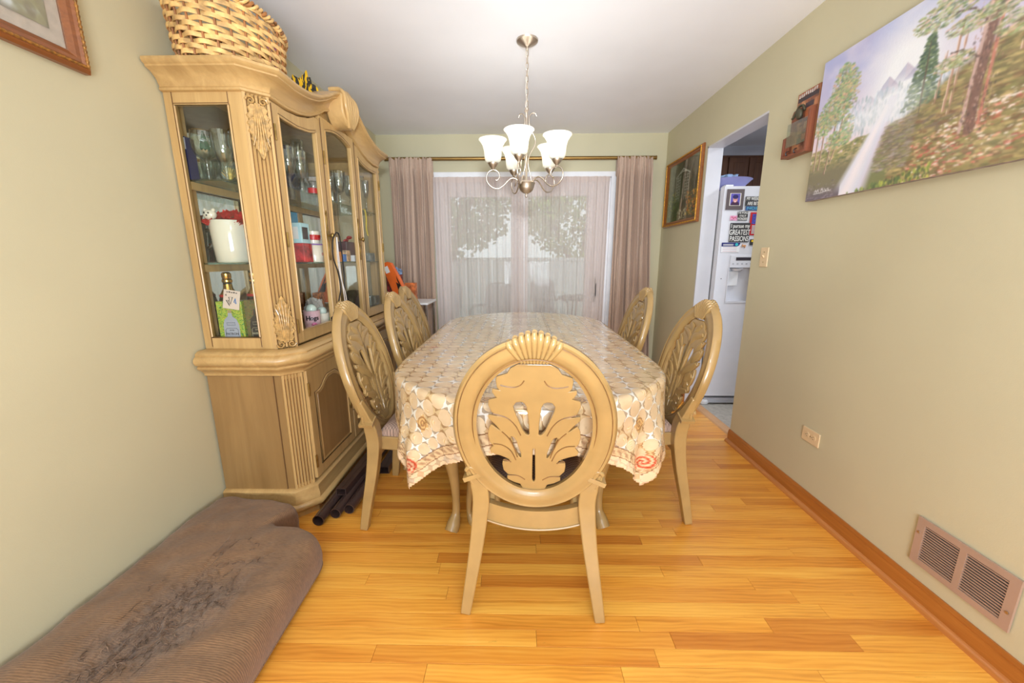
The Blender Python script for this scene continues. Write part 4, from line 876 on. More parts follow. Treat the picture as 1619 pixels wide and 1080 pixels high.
# ---- upper hutch: side frames with glass
def frame_ring(g, x0, x1, z0, z1, y0, y1, sl, sr, st, sb):
    g.box(x0, y0, z0, x0+sl, y1, z1); g.box(x1-sr, y0, z0, x1, y1, z1); g.box(x0+sl, y0, z1-st, x1-sr, y1, z1); g.box(x0+sl, y0, z0, x1-sr, y1, z0+sb)
Z0u, Z1u = .838, 1.905
for m in (0, 1):
    ya, yb = (1.69, 1.712) if not m else (2*CY-1.712, 2*CY-1.69)
    g = G(); frame_ring(g, XB, -1.10, Z0u, Z1u, ya, yb, .036, .055, .065, .052); f = g.obj('side_frame', M_CAB, cab, .0015, 0)
    yo = ya-.0005 if not m else yb+.0005
    g = G(); [g.tube([(x, yo, Z0u+.01), (x, yo, Z1u-.005)], .0012, 4) for x in (XB+.034, -1.158)]; g.tube([(XB+.034, yo, Z0u+.052), (-1.158, yo, Z0u+.052)], .0012, 4); g.tube([(XB+.036, yo, Z1u-.06), (-1.158, yo, Z1u-.06)], .0012, 4); g.obj('groove_line', M_DK, f)['kind'] = 'stuff'
    g = G(); g.tube([(XB+.040, yo, Z0u+.056), (-1.160, yo, Z0u+.056), (-1.160, yo, Z1u-.068), (XB+.040, yo, Z1u-.068)], .004, 6, True); g.obj('glazing_bead', M_CAB, f)
    G().box(XB+.03, (ya+yb)/2-.0015, Z0u+.045, -1.15, (ya+yb)/2+.0015, Z1u-.06).obj('side_pane', M_GLASS, f, smooth=0)
# crown height as a function of distance from the centre
def crz(y):
    return interp(abs(y-CY), [0, .10, .16, .22, .32, .42, .52, .62, .72], [.135, .128, .105, .072, .030, .006, -.004, .0, .0])
yf0 = 1.756; N = 40; ys = [lerp(yf0, 2*CY-yf0, i/N) for i in range(N+1)]
path = [(XB, 1.69), (-1.10, 1.69)]+[(-1.034, y) for y in ys]+[(-1.10, 2*CY-1.69), (XB, 2*CY-1.69)]
zs = [0, 0]+[crz(y) for y in ys]+[0, 0]
cprof = [(-.03, 1.885), (.004, 1.885), (.012, 1.888), (.014, 1.896), (.010, 1.901), (.012, 1.906), (.020, 1.925), (.040, 1.943), (.058, 1.950), (.062, 1.952), (.062, 1.958), (.070, 1.962), (.076, 1.970), (.074, 1.980), (.064, 1.985), (-.03, 1.985)]
sw(path, cprof, 'crown_moulding', M_CABX, cab, 40, zs)
# fascia between doors and crown
g = G(); top = [(y, 1.89+crz(y)) for y in ys]; g.prism([(yf0, Z0u), (yf0, 1.80)]+[] if False else [(yf0, 1.78), (2*CY-yf0, 1.78)]+top[::-1], -1.056, -1.046, 'x'); 
# top board
G().prism([(XB, 1.70), (-1.11, 1.70), (-1.05, 1.765), (-1.05, 2*CY-1.765), (-1.11, 2*CY-1.70), (XB, 2*CY-1.70)], 1.93, 1.945).obj('top_board', M_CAB, cab, 0, 0)
G().prism([(XB, 1.70), (-1.11, 1.70), (-1.05, 1.765), (-1.05, 2*CY-1.765), (-1.11, 2*CY-1.70), (XB, 2*CY-1.70)], .835, .865).obj('hutch_floor', M_CAB, cab, 0, 0)
# ---- three glazed doors
dw = (2*CY-2*yf0)/3; XD = -1.052
def gz(y):  # top of the glass: ogee that rises towards the centre, arch in the middle door
    dd = abs(y-CY); k = dw/2
    if dd < k: return 1.925-.045*(dd/k)**2
    return interp(dd, [k+.04, k+.12, k+.22, k+.30, k+.40], [1.868, 1.846, 1.833, 1.834, 1.838])
def dz(y): return min(1.885+crz(y)-.006, 1.96)
for i in range(3):
    y0, y1 = yf0+i*dw+.002, yf0+(i+1)*dw-.002; n = 24; s_ = .048
    Y = [lerp(y0, y1, k/n) for k in range(n+1)]; Yg = [lerp(y0+s_, y1-s_, k/n) for k in range(n+1)]; zb = Z0u+.010
    g = G()
    def strip(a, b, x0=XD, x1=XD+.022):   # a, b: matching outlines (y,z)
        m = len(a); vs = [(x1, *p) for p in a]+[(x1, *p) for p in b]+[(x0, *p) for p in a]+[(x0, *p) for p in b]; fs = []
        for j in range(m-1): fs += [(j, j+1, m+j+1, m+j), (2*m+j, 3*m+j, 3*m+j+1, 2*m+j+1), (j, 2*m+j, 2*m+j+1, j+1), (m+j, m+j+1, 3*m+j+1, 3*m+j)]
        fs += [(0, m, 3*m, 2*m), (m-1, 3*m-1, 4*m-1, 2*m-1)]; g.add(vs, fs)
    strip([(y, gz(y)) for y in Yg], [(y, dz(y)) for y in Yg])
    g.box(XD, y0, zb, XD+.022, y0+s_, dz(y0+s_)); g.box(XD, y1-s_, zb, XD+.022, y1, dz(y1-s_)); g.box(XD, y0+s_, zb, XD+.022, y1-s_, zb+.055)
    dd = g.obj('glass_door', M_CAB, cab, .0015, 30)
    bead = [(XD+.022, y, gz(y)) for y in Yg]+[(XD+.022, Yg[-1], zb+.055), (XD+.022, Yg[0], zb+.055)]
    G().tube(bead, .0045, 6, True).obj('glazing_bead', M_CAB, dd, smooth=60)
    q = G(); q.tube([(XD+.0223, y+(.006 if y > (y0+y1)/2 else -.006)*0, z) for _, y, z in [(0, y, gz(y)+.008) for y in Yg]], .0011, 4); q.tube([(XD+.0223, y0+.001, zb), (XD+.0223, y0+.001, dz(y0)-.01)], .0016, 4); q.obj('groove_line', M_DK, dd)['kind'] = 'stuff'
    g = G(); g.f = []; pol = [(XD+.010, Yg[0], zb+.05), (XD+.010, Yg[-1], zb+.05)]+[(XD+.010, y, gz(y)+.004) for y in Yg[::-1]]; g.add(pol, [tuple(range(len(pol)))]); g.obj('door_pane', M_GLASS, dd, smooth=0)
    hs = (y0+.006,) if i == 0 else ((y1-.006,) if i == 2 else (y0+.006,))
    for z in (.93, 1.32, 1.76): G().tube([(XD+.026, hs[0], z-.032), (XD+.026, hs[0], z+.032)], .005, 8).obj('hinge', M_BRASS, dd)
    yh = y1-.022 if i < 1 else (y1-.022 if i == 1 else None)
    if yh: hp = handle(yh, 1.36, dd, .26, XD+.022); 
    if yh:
        g = G(); g.tube([(XD+.022, yh, 1.36), (XD+.040, yh, 1.36)], .005, 8); g.ball((XD+.048, yh, 1.36), .012, .8, 1, 1.2); g.obj('knob', M_BRASS, dd, smooth=60)
# face frame behind the doors up to the crown
g = G(); m = len(ys); vs = [(-1.056, y, gz(y)+.03) for y in ys]+[(-1.056, y, 1.92+crz(y)) for y in ys]; g.add(vs, [(j, j+1, m+j+1, m+j) for j in range(m-1)]); g.obj('face_frame', M_CAB, cab, smooth=0)
# carved cartouche on the crown
g = G(); half_ = [(0, -.098), (.030, -.094), (.058, -.078), (.080, -.050), (.092, -.015), (.094, .02), (.086, .05), (.066, .075), (.040, .088), (.012, .094)]
pl_ = [(CY-.01+a, 2.046+b) for a, b in half_]+[(CY-.01-a, 2.046+b) for a, b in half_[::-1]][:-1]
g.prism(pl_, -1.04, -.945, 'x'); ct = g.obj('cartouche', M_CAB, cab, .008, 30)
g = G()
for k in range(6):
    u = -1+k*.4; g.tube(spline([(-.950, CY-.01+u*.022, 2.046-.09), (-.938, CY-.01+u*.055, 2.046-.04), (-.936, CY-.01+u*.078, 2.046+.01), (-.944, CY-.01+u*.070, 2.046+.06), (-.975, CY-.01+u*.055, 2.046+.088), (-1.03, CY-.01+u*.05, 2.046+.090)], 6), .0115, 8)
g.obj('cartouche_flutes', M_CAB, ct, smooth=60)['kind'] = 'stuff'
# mirror back, back stiles, glass shelves
M_MIRROR = plain('mirror_back', (214, 220, 218), .03, 1, var=.0)
G().box(XB+.002, 1.715, .865, XB+.006, 2*CY-1.715, 1.93).obj('mirror_back', M_MIRROR, cab, smooth=0)
for y in (1.72, 2.165, 2.565, 2*CY-1.76): G().box(XB+.006, y, .865, XB+.016, y+.04, 1.93).obj('back_stile', M_CAB, cab, 0, 0)
for z in (1.565, 1.22):
    G().prism([(XB+.02, 1.718), (-1.12, 1.718), (-1.068, 1.77), (-1.068, 2*CY-1.77), (-1.12, 2*CY-1.718), (XB+.02, 2*CY-1.718)], z-.006, z).obj('glass_shelf', M_SHELFG, cab, smooth=0)
    G().box(XB+.016, 1.72, z-.04, XB+.034, 2*CY-1.72, z-.008).obj('shelf_cleat', M_CAB, cab, smooth=0)
# ------------------------------------------------------------ wicker basket on the cabinet
M_WICK = plain('honey_wicker', (216, 170, 108), .45, var=.22, vs=22); M_WICK2 = plain('brown_wicker_stake', (150, 98, 52), .55, var=.2, vs=22)
bk = thing('wicker_basket', 'large oval honey coloured wicker basket on top of the cabinet', 'basket', (-1.232, 1.872, 1.987))
bk.rotation_euler = (0, 0, R(4))
BH, NS = .235, 26
def brad(z): return 1+.13*(z/BH)**.8
def bpt(a, z, o=0): k = brad(z); return ((.160*k+o)*math.cos(a), (.245*k+o)*math.sin(a), z)
for k in range(13):
    z = .010+k*(BH-.026)/12; g = G(); n = NS*6; P = []
    for i in range(n): a = 2*PI*i/n; P.append(bpt(a, z+.0025*math.sin(a*3+k*1.7), .0062*math.sin(a*NS/2*1.0+(k % 2)*PI)))
    g.tube(P, .0092, 6, True, sq=(1.0, .30), up=(0, 0, 1)); g.obj('weaving_strand', M_WICK, bk, smooth=60)
g = G()
for i in range(NS*2//2):
    a = 2*PI*(i+.5)/NS*1.0; g.tube([bpt(a, z) for z in (0, BH*.3, BH*.6, BH+.0)], .0046, 5)
g.obj('stakes', M_WICK2, bk)['kind'] = 'stuff'
for j in range(3):
    g = G(); n = NS*8; g.tube([bpt(2*PI*i/n, BH-.004+.011*math.sin(2*PI*i/n*NS+j*2*PI/3), .011*math.cos(2*PI*i/n*NS+j*2*PI/3)) for i in range(n)], .0062, 6, True); g.obj('rim_braid', M_WICK if j else M_WICK2, bk, smooth=60)
g = G(); g.lathe([(.001, .004), (.99, .004)], 36); g.v = [(x*.155, y*.238, z) for x, y, z in g.v]; g.obj('basket_bottom', M_WICK2, bk)
# bundled fabrics behind the basket
def zebra():
    m, nt, bs = newmat('yellow_black_print'); w = nt.nodes.new('ShaderNodeTexWave'); w.inputs['Scale'].default_value = 14; w.inputs['Distortion'].default_value = 9; nt.links.new(tc(nt), w.inputs[0])
    nt.links.new(ramp(nt, w.outputs[1], [(.42, (48, 46, 42)), (.5, (226, 178, 24))]), bs.inputs['Base Color']); bs.inputs['Roughness'].default_value = .8; return m
o = crumple('patterned_scarf', (-1.145, 2.275, 1.948), (.075, .085, .125), zebra(), 3, .5); tag(o, 'bundled yellow and black patterned scarf on top of the cabinet', 'scarf')
o = crumple('pink_cloth', (-1.26, 2.215, 1.948), (.05, .045, .19), plain('pink_dotted_cloth', (224, 110, 160), .8, var=.4, vs=90), 8, .4); tag(o, 'pink spotted cloth behind the basket on the cabinet', 'cloth')
o = crumple('cream_cloth', (-1.17, 2.43, 1.948), (.06, .06, .085), plain('cream_cotton', (222, 206, 190), .85), 9, .5); tag(o, 'folded cream cloth at the end of the patterned scarf', 'cloth')
# ------------------------------------------------------------ chandelier
cx0, cy0 = .045, 2.49
cd = thing('chandelier', 'brushed nickel five light chandelier with white bell shades over the table', 'chandelier', (cx0, cy0, 0))
G().lathe([(.0001, 2.405), (.012, 2.405), (.02, 2.412), (.046, 2.422), (.060, 2.432), (.062, 2.44), (.0001, 2.44)], 28).obj('canopy', M_NICKEL, cd, smooth=40)
G().lathe([(.0001, 2.385), (.006, 2.388), (.008, 2.396), (.006, 2.405)], 12).obj('canopy_loop', M_NICKEL, cd)
def link_g():
    g = G(); P = [(.0075*math.cos(a), 0, .014*math.sin(a)+(.006 if math.sin(a) > 0 else -.006)) for a in [2*PI*i/14 for i in range(14)]]; g.tube(P, .0022, 5, True); return g
z = 2.375; k = 0; lm = link_g().mesh('chain_link', M_NICKEL, 60)
while z > 2.10:
    o = bpy.data.objects.new('chain_link', lm); COL.objects.link(o); o.parent = cd; o.location = (0, 0, z); o.rotation_euler = (0, R(4*math.sin(k)), (k % 2)*PI/2+.3); z -= .0325; k += 1
G().tube(spline([(0, 0, 2.40), (.006, .004, 2.3), (-.006, -.003, 2.2), (.003, .002, 2.08)], 8), .0022, 6).obj('cord', plain('clear_cord', (190, 182, 170), .3), cd)
G().tube([(0, 0, 1.66), (0, 0, 2.085)], .0062, 10).lathe([(.0001, 1.86), (.010, 1.865), (.012, 1.875), (.010, 1.885), (.0001, 1.89)], 12).lathe([(.0001, 2.075), (.011, 2.08), (.011, 2.092), (.004, 2.10), (.0001, 2.10)], 12).obj('stem', M_NICKEL, cd)
G().lathe([(.0001, 1.600), (.005, 1.602), (.008, 1.609), (.005, 1.616), (.004, 1.620), (.010, 1.622), (.024, 1.628), (.038, 1.640), (.045, 1.656), (.048, 1.672), (.054, 1.682), (.046, 1.692), (.034, 1.682), (.0001, 1.675)], 24).obj('hub', M_NICKEL, cd, smooth=50)
for k in range(3):
    a = R(20+120*k); c, s = math.cos(a), math.sin(a)
    G().tube(spline([(.062*c, .062*s, 2.055), (.052*c, .052*s, 2.072), (.030*c, .030*s, 2.068), (.014*c, .014*s, 2.04), (.022*c, .022*s, 1.985), (.052*c, .052*s, 1.94), (.052*c, .052*s, 1.90), (.018*c, .018*s, 1.84), (.010*c, .010*s, 1.79), (.022*c, .022*s, 1.74), (.034*c, .034*s, 1.69)], 7), .0035, 7).obj('scroll_rod', M_NICKEL, cd, smooth=60)
def shade_mat():
    m, nt, bs = newmat('frosted_white_shade'); bs.inputs['Roughness'].default_value = .25
    n = noise(nt, tc(nt), 20, 2); cc = ramp(nt, n, [(.3, (246, 244, 236)), (.7, (252, 251, 246))]); nt.links.new(cc, bs.inputs['Base Color']); tl = nt.nodes.new('ShaderNodeBsdfTranslucent'); nt.links.new(cc, tl.inputs[0]); mx = nt.nodes.new('ShaderNodeMixShader'); mx.inputs[0].default_value = .72; nt.links.new(bs.outputs[0], mx.inputs[1]); nt.links.new(tl.outputs[0], mx.inputs[2]); nt.links.new(mx.outputs[0], nt.nodes['Material Output'].inputs[0]); return m
M_SHADE = shade_mat()
for k, deg in enumerate((-103, -31, 41, 113, 185)):
    a = R(deg); c, s = math.cos(a), math.sin(a)
    P = [(.034, 1.680), (.060, 1.704), (.085, 1.710), (.112, 1.694), (.138, 1.668), (.170, 1.650), (.208, 1.658), (.236, 1.688), (.238, 1.724), (.220, 1.748), (.192, 1.755), (.170, 1.742), (.162, 1.718), (.172, 1.700), (.184, 1.698)]
    ar = G().tube([(p.x*c, p.x*s, p.z) for p in spline([(r, 0, z) for r, z in P], 7)], .0042, 8).obj('arm', M_NICKEL, cd, smooth=60)
    X, Y = .200*c, .200*s
    G().lathe([(.0001, 1.782), (.006, 1.783), (.008, 1.79), (.014, 1.797), (.022, 1.806), (.029, 1.818), (.031, 1.832), (.028, 1.834), (.0001, 1.826)], 20, (X, Y, -.03)).obj('shade_cup', M_NICKEL, ar, smooth=50)
    G().lathe([(.020, 1.826), (.034, 1.830), (.046, 1.842), (.050, 1.865), (.052, 1.895), (.060, 1.925), (.074, 1.946), (.0835, 1.955), (.082, 1.958), (.071, 1.949), (.057, 1.929), (.049, 1.897), (.047, 1.866), (.043, 1.846), (.032, 1.835), (.020, 1.832)], 32, (X, Y, -.036), True).obj('bell_shade', M_SHADE, ar, smooth=60)
    pl = bpy.data.lights.new('chandelier_bulb_light', 'POINT'); pl.energy = .75; pl.shadow_soft_size = .03; pl.color = (1, .95, .88); po = bpy.data.objects.new('chandelier_bulb_light', pl); COL.objects.link(po); po.location = (cx0+X, cy0+Y, 1.905)
    b = G(); b.ball((X, Y, 1.85), .022, 1, 1, 1.35); b.obj('bulb', plain('white_bulb', (250, 246, 230), .4) if k == 0 else bpy.data.materials['white_bulb'], ar, smooth=60)
# ------------------------------------------------------------ pictures
M_PAINT = vcol('oil_painting', .35, .3, .0006); M_PRINT = vcol('glazed_print', .35, .35)
def landscape():
    c = Canvas(420, 216, (190, 190, 215))
    n1 = c.nz(5, 4, 1); n2 = c.nz(12, 8, 2)
    top = np.array((150, 160, 215.)); pink = np.array((226, 200, 214.)); t = np.clip(c.V*1.8+(n1-.5)*.8, 0, 1)[..., None]; c.a = top*(1-t)+pink*t
    c.put(np.clip((n2-.45)*3, 0, 1)*.4, (236, 226, 236))
    d = np.sqrt(((c.U-.36)/.17)**2+((c.V-.36)/.42)**2); c.put(np.clip(1.25-d, 0, 1)*1.1, (240, 244, 250))
    for u, v, w, h in ((.245, .40, .05, .10), (.305, .33, .07, .14), (.36, .30, .06, .12), (.21, .43, .05, .08), (.40, .33, .06, .09)):
        m = (np.abs(c.U-u)/w+(0) < (c.V-v)/h)*(c.V < v+h*.8)*np.clip((v+h-c.V)/h*1.6, 0, 1); c.put(m*.5, (134, 132, 172)); m2 = ((c.U-u)/w < (c.V-v)/h)*(c.U > u)*(c.V < v+h*.7)*np.clip((v+h-c.V)/h*1.4, 0, 1); c.put(m2*.55, (206, 190, 206))
    c.put(np.clip(1-np.abs(c.V-.52)/.13, 0, 1)*.75*(c.U < .5)*(c.U > .1), (232, 238, 248))
    c.dabs(700, (.02, .4, .5, .62), [(150, 176, 200), (126, 152, 160), (206, 220, 232)], (.006, .018), .4, 3, .6, 1.5)
    # ground left, water, right hill
    gl = .66+.06*np.sin(c.U*9)+(n2-.5)*.12; c.put(np.clip((c.V-gl)*14, 0, 1)*(c.U < .30), (110, 108, 66)); c.dabs(1500, (0, .64, .27, .95), [(122, 126, 66), (84, 96, 52), (176, 150, 92), (150, 140, 80), (214, 186, 140)], (.006, .016), .7, 4, 1.8, .7)
    riv = (.325-(c.V-.5)*.24); wd = .020+(c.V-.48)*.125; c.put(np.clip((c.V-.60)*12, 0, 1)*(c.U > riv)*(c.U < .50), (112, 96, 74)); c.put(np.clip((c.V-.74)*10, 0, 1)*(c.U > riv)*(c.U < .50), (104, 108, 58)); c.put(np.clip((c.V-.72)*10, 0, 1)*(c.U < riv), (108, 100, 70)); c.put(np.clip((wd-np.abs(c.U-riv))/wd*2.4, 0, 1)*(c.V > .46)*.95, (222, 224, 244)); c.put(np.clip((wd*.5-np.abs(c.U-riv+.01))/wd*2.4, 0, 1)*(c.V > .5)*.7, (252, 240, 244)); c.put(np.clip((wd*.35-np.abs(c.U-riv-wd*.7))/wd*2, 0, 1)*(c.V > .6)*.4, (196, 160, 190))
    c.put(np.clip((c.V-.90)*12, 0, 1)*(c.U < .17), (86, 74, 84)); c.dabs(160, (0, .88, .2, 1), [(140, 124, 140), (70, 60, 70), (180, 160, 176)], (.004, .010), .5, 9, 2.2, .4, lambda u, v: 1 if u < .14 else 0)
    hill = .63-.50*np.clip((c.U-.36)/.5, 0, 1)**.9+(n1-.5)*.1; c.put(np.clip((c.V-hill)*16, 0, 1)*(c.U > .36), (118, 104, 60))
    c.put(np.clip((c.V-.6)*8, 0, 1)*(c.U > .40)*np.clip((.78-c.V)*9, 0, 1)*(c.U < .56), (104, 84, 84))
    c.dabs(3600, (.36, .2, 1, 1), [(126, 122, 62), (150, 138, 74), (92, 88, 46), (168, 140, 84), (110, 70, 44), (190, 166, 100)], (.006, .02), .6, 5, 2.0, .6, lambda u, v: 1 if v > .66-.5*max(0, (u-.36)/.5)**.9 else 0)
    red = lambda u, v: 1 if abs(v-(.92-.42*(u-.42))) < .13 else 0
    c.dabs(1500, (.42, .5, 1, 1), [(196, 96, 80), (226, 150, 130), (170, 70, 54), (236, 220, 206), (214, 176, 130)], (.004, .012), .75, 6, 1.6, .6, red)
    c.dabs(500, (.5, .5, 1, .8), [(250, 240, 232), (240, 214, 200)], (.003, .009), .8, 16, 1.8, .6, lambda u, v: 1 if abs(v-(.80-.40*(u-.42))) < .05 else 0)
    c.dabs(700, (.30, .62, .42, .9), [(124, 104, 84), (96, 84, 74), (150, 134, 96), (120, 124, 70), (166, 150, 150)], (.006, .014), .6, 17, 2.2, .5, lambda u, v: 1 if u > .325-(v-.5)*.24+.02+(v-.48)*.1 else 0)
    c.dabs(500, (.2, .86, .5, 1), [(70, 92, 40), (110, 130, 50), (60, 76, 38), (170, 176, 60)], (.006, .016), .8, 7, .7, 1.3, lambda u, v: 1 if v > 1.0-.25*(u-.2) else 0)
    # fir
    for k in range(26):
        v = .22+.36*k/26; w = .008+.05*k/26; c.dabs(26, (.425-w, v-.01, .425+w, v+.02), [(56, 84, 56), (74, 104, 62), (40, 64, 48), (120, 140, 86)], (.006, .012), .8, 30+k, 1.5, .7)
    c.line([(.425, .25), (.427, .62)], .004, (70, 56, 44))
    # left birches
    for p in ([(.105, .18), (.112, .4), (.095, .6), (.080, .82)], [(.06, .3), (.05, .55), (.045, .78)], [(.14, .35), (.125, .6), (.1, .75)], [(.02, .5), (.022, .78)]):
        c.line(p, .006, (120, 84, 66)); c.line([(a+.003, b) for a, b in p], .003, (226, 196, 170), .7)
    fol = [(112, 144, 98), (160, 176, 112), (200, 184, 130), (140, 160, 110), (206, 160, 120), (92, 120, 84)]
    for cu, cv, ru, rv, n in ((.11, .22, .05, .13, 420), (.085, .38, .07, .12, 520), (.15, .30, .04, .14, 260), (.04, .45, .05, .1, 260), (.16, .55, .03, .10, 200), (.11, .60, .05, .06, 200)):
        rg = random.Random(int(cu*999)); 
        for i in range(n):
            a, r = rg.uniform(0, 6.28), rg.random()**.6; c.lblob(cu+ru*r*math.cos(a), cv+rv*r*math.sin(a), rg.uniform(.006, .014), tuple(x*rg.uniform(.85, 1.1) for x in fol[rg.randrange(6)]), .7, 1.4, .7)
    # thin mid trees then the big trunk
    for u, v0, v1, r in ((.50, .22, .66, .006), (.515, .3, .68, .004), (.47, .35, .6, .004), (.69, .1, .5, .005), (.73, .1, .45, .006), (.80, .0, .4, .008), (.66, .15, .5, .004)):
        c.line([(u+.01, v0), (u, v1)], r, (170, 124, 100)); c.line([(u+.006, v0), (u-.004, v1)], r*.5, (236, 206, 186), .7)
    c.line([(.592, -.02), (.583, .3), (.575, .55), (.578, .80)], .030, (110, 74, 62)); c.line([(.575, -.02), (.568, .3), (.560, .55), (.555, .80)], .010, (196, 160, 150), .8); c.line([(.605, 0), (.60, .4), (.598, .78)], .010, (190, 110, 90), .7)
    c.dabs(420, (.545, 0, .62, .82), [(80, 56, 52), (160, 110, 92), (210, 176, 156), (60, 44, 44)], (.003, .008), .6, 44, .6, 1.6)
    c.line([(.95, .0), (.90, .3), (.83, .62)], .02, (96, 70, 62)); c.line([(.57, .3), (.53, .2), (.47, .16)], .005, (80, 58, 50)); c.line([(.59, .2), (.64, .1), (.72, .02)], .005, (80, 58, 50)); c.line([(.565, .45), (.52, .38), (.49, .37)], .004, (80, 58, 50))
    for cu, cv, ru, rv, n in ((.56, .06, .14, .07, 700), (.45, .14, .09, .07, 420), (.56, .26, .10, .05, 380), (.68, .14, .12, .08, 520), (.50, .42, .05, .04, 200), (.84, .1, .14, .1, 600), (.66, .36, .07, .06, 260)):
        rg = random.Random(int(cu*777+cv*99)); hh = [(104, 122, 70), (140, 150, 92), (74, 94, 62), (176, 176, 120), (206, 190, 160), (226, 206, 180)]
        for i in range(n):
            a, r = rg.uniform(0, 6.28), rg.random()**.6; c.lblob(cu+ru*r*math.cos(a), cv+rv*r*math.sin(a), rg.uniform(.005, .012), tuple(x*rg.uniform(.85, 1.1) for x in hh[rg.randrange(6)]), .65, 1.6, .6)
    for pts in ([(.045, .945), (.05, .925), (.056, .945), (.062, .925), (.067, .945)], [(.078, .945), (.084, .925), (.09, .945), (.098, .93), (.104, .945), (.112, .93), (.118, .945)], [(.04, .955), (.13, .948)]): c.line(pts, .0028, (236, 232, 236))
    d = np.sqrt(((c.U-.30)/.16)**2+((c.V-.52)/.12)**2); c.put(np.clip(1.2-d, 0, 1)*.7, (234, 238, 246))
    k = c.a.copy(); k[1:-1, 1:-1] = (c.a[1:-1, 1:-1]*2+c.a[:-2, 1:-1]+c.a[2:, 1:-1]+c.a[1:-1, :-2]+c.a[1:-1, 2:])/6; c.a = k*.84+40; return c
cp = thing('landscape_painting', 'large frameless canvas of a misty forest waterfall on the right wall', 'painting', (XR-.028, 1.47, 1.512))
G().box(.0015, -.6, 0, .0272, .6, .615).obj('stretched_canvas', plain('canvas_side', (150, 140, 140), .7, var=.2, vs=30), cp, .001, 0)
landscape().plane('painted_picture', (0.0, .6, .615), (0, -1.2, 0), (0, 0, -.615), M_PAINT, cp)
M_GFRAME = plain('gold_leaf_frame', (214, 150, 52), .35, .55, .2, .25, 70); M_BFRAME = wood('brown_frame_wood', (120, 66, 28), (160, 96, 44), 1, .3, .3, 1.5)
def framed(name, label, loc, w, h, canvas, s, fw, mat, M_A, M_B, depth=.03, rope=.12):
    """picture on a side wall; s=-1 faces -x (right wall), s=+1 faces +x"""
    t = thing(name, label, 'picture', loc)
    prof = [(0, 0), (fw, 0), (fw, .55*depth), (fw*.85, .9*depth), (fw*.66, depth), (fw*.5, .72*depth), (fw*.3, .66*depth), (fw*.12, .42*depth), (0, .30*depth)]
    def ring(a, b):
        g = G(); q = len(prof[a:b])
        pf = prof[a:b]; cs = [(-w/2, 0), (w/2, 0), (w/2, h), (-w/2, h)]; vs = []
        for (yy, zz), (sy, sz) in zip(cs, [(1, 1), (-1, 1), (-1, -1), (1, -1)]):
            for o_, dp in pf: vs.append((s*dp, yy+sy*(fw-o_), zz+sz*(fw-o_)))
        g.add(vs, [(i*q+k, ((i+1) % 4)*q+k, ((i+1) % 4)*q+(k+1) % q, i*q+(k+1) % q) for i in range(4) for k in range(q)]); return g
    ring(0, 9).obj('frame', M_B, t, smooth=20)
    g = G(); n = 40; 
    for e in range(4):
        A, B = [((-w/2+fw*.3, fw*.3), (w/2-fw*.3, fw*.3)), ((w/2-fw*.3, fw*.3), (w/2-fw*.3, h-fw*.3)), ((w/2-fw*.3, h-fw*.3), (-w/2+fw*.3, h-fw*.3)), ((-w/2+fw*.3, h-fw*.3), (-w/2+fw*.3, fw*.3))][e]
        L = math.hypot(B[0]-A[0], B[1]-A[1]); m = int(L/.014)
        P = [(s*(depth*.98), lerp(A[0], B[0], i/(m*3)), lerp(A[1], B[1], i/(m*3))) for i in range(m*3+1)]; g.tube(P, [fw*rope*(1+.35*math.sin(i*2.1)) for i in range(m*3+1)], 6)
    g.obj('rope_moulding', M_A, t, smooth=60)
    if mat: 
        g = G(); mw_ = mat; g.prism([(-w/2+fw*.9, fw*.9), (w/2-fw*.9, fw*.9), (w/2-fw*.9, h-fw*.9), (-w/2+fw*.9, h-fw*.9)], min(s*.002, s*.006), max(s*.002, s*.006), 'x'); g.obj('mat_board', M_MAT, t, smooth=0)
    e = fw*.95+(mat or 0); canvas.plane('painted_picture', (s*.008, (w/2-e)*-s, h-e), (0, (-1 if s < 0 else 1)*(w-2*e), 0), (0, 0, -(h-2*e)), M_PRINT, t)
    G().box(min(s*.0095, s*.0105), -w/2+fw*.9, fw*.9, max(s*.0095, s*.0105), w/2-fw*.9, h-fw*.9).obj('glazing', M_GLASS, t, smooth=0); return t
M_MAT = plain('pink_grey_mat', (204, 184, 174), .8, var=.05, vs=40)
c = Canvas(110, 90, (84, 84, 66)); n_ = c.nz(6, 5, 3); c.put((n_ > .5)*.5, (64, 74, 56)); c.put(np.clip((c.V-.7)*4, 0, 1)*.6, (110, 96, 70))
c.dabs(420, (0, 0, 1, .6), [(96, 100, 78), (60, 70, 52), (120, 120, 96)], (.01, .04), .5, 1); c.dabs(420, (0, .55, .45, 1), [(70, 96, 54), (48, 70, 40), (98, 120, 66)], (.01, .04), .6, 2)
for x in (.30, .36, .42, .58, .64, .70): c.line([(x, .24), (x, .66)], .010, (206, 206, 194))
for k in range(8): c.line([(.29, .26+k*.05), (.43, .25+k*.05)], .006, (196, 196, 184)); c.line([(.57, .25+k*.05), (.71, .26+k*.05)], .006, (196, 196, 184))
c.line([(.28, .24), (.40, .18), (.5, .13), (.6, .18), (.72, .24)], .012, (216, 214, 204)); c.line([(.36, .2), (.5, .17), (.64, .2)], .01, (206, 204, 194)); c.line([(.5, .66), (.48, .8), (.42, 1)], .05, (150, 130, 104))
c.dabs(170, (.66, .55, 1, .95), [(226, 150, 50), (236, 190, 80), (210, 120, 44), (120, 130, 60)], (.01, .03), .85, 3, 1.4, .8); c.dabs(60, (.4, .82, .66, .98), [(232, 224, 190), (216, 206, 170)], (.01, .025), .8, 4); c.dabs(60, (.05, .5, .3, .9), [(190, 180, 80), (120, 150, 70)], (.01, .025), .7, 5)
framed('garden_picture', 'gold framed picture of a white garden trellis beside the doorway', (XR-.002, 3.685, 1.532), .75, .592, c, -1, .048, .0, M_GFRAME, M_BFRAME, .026)
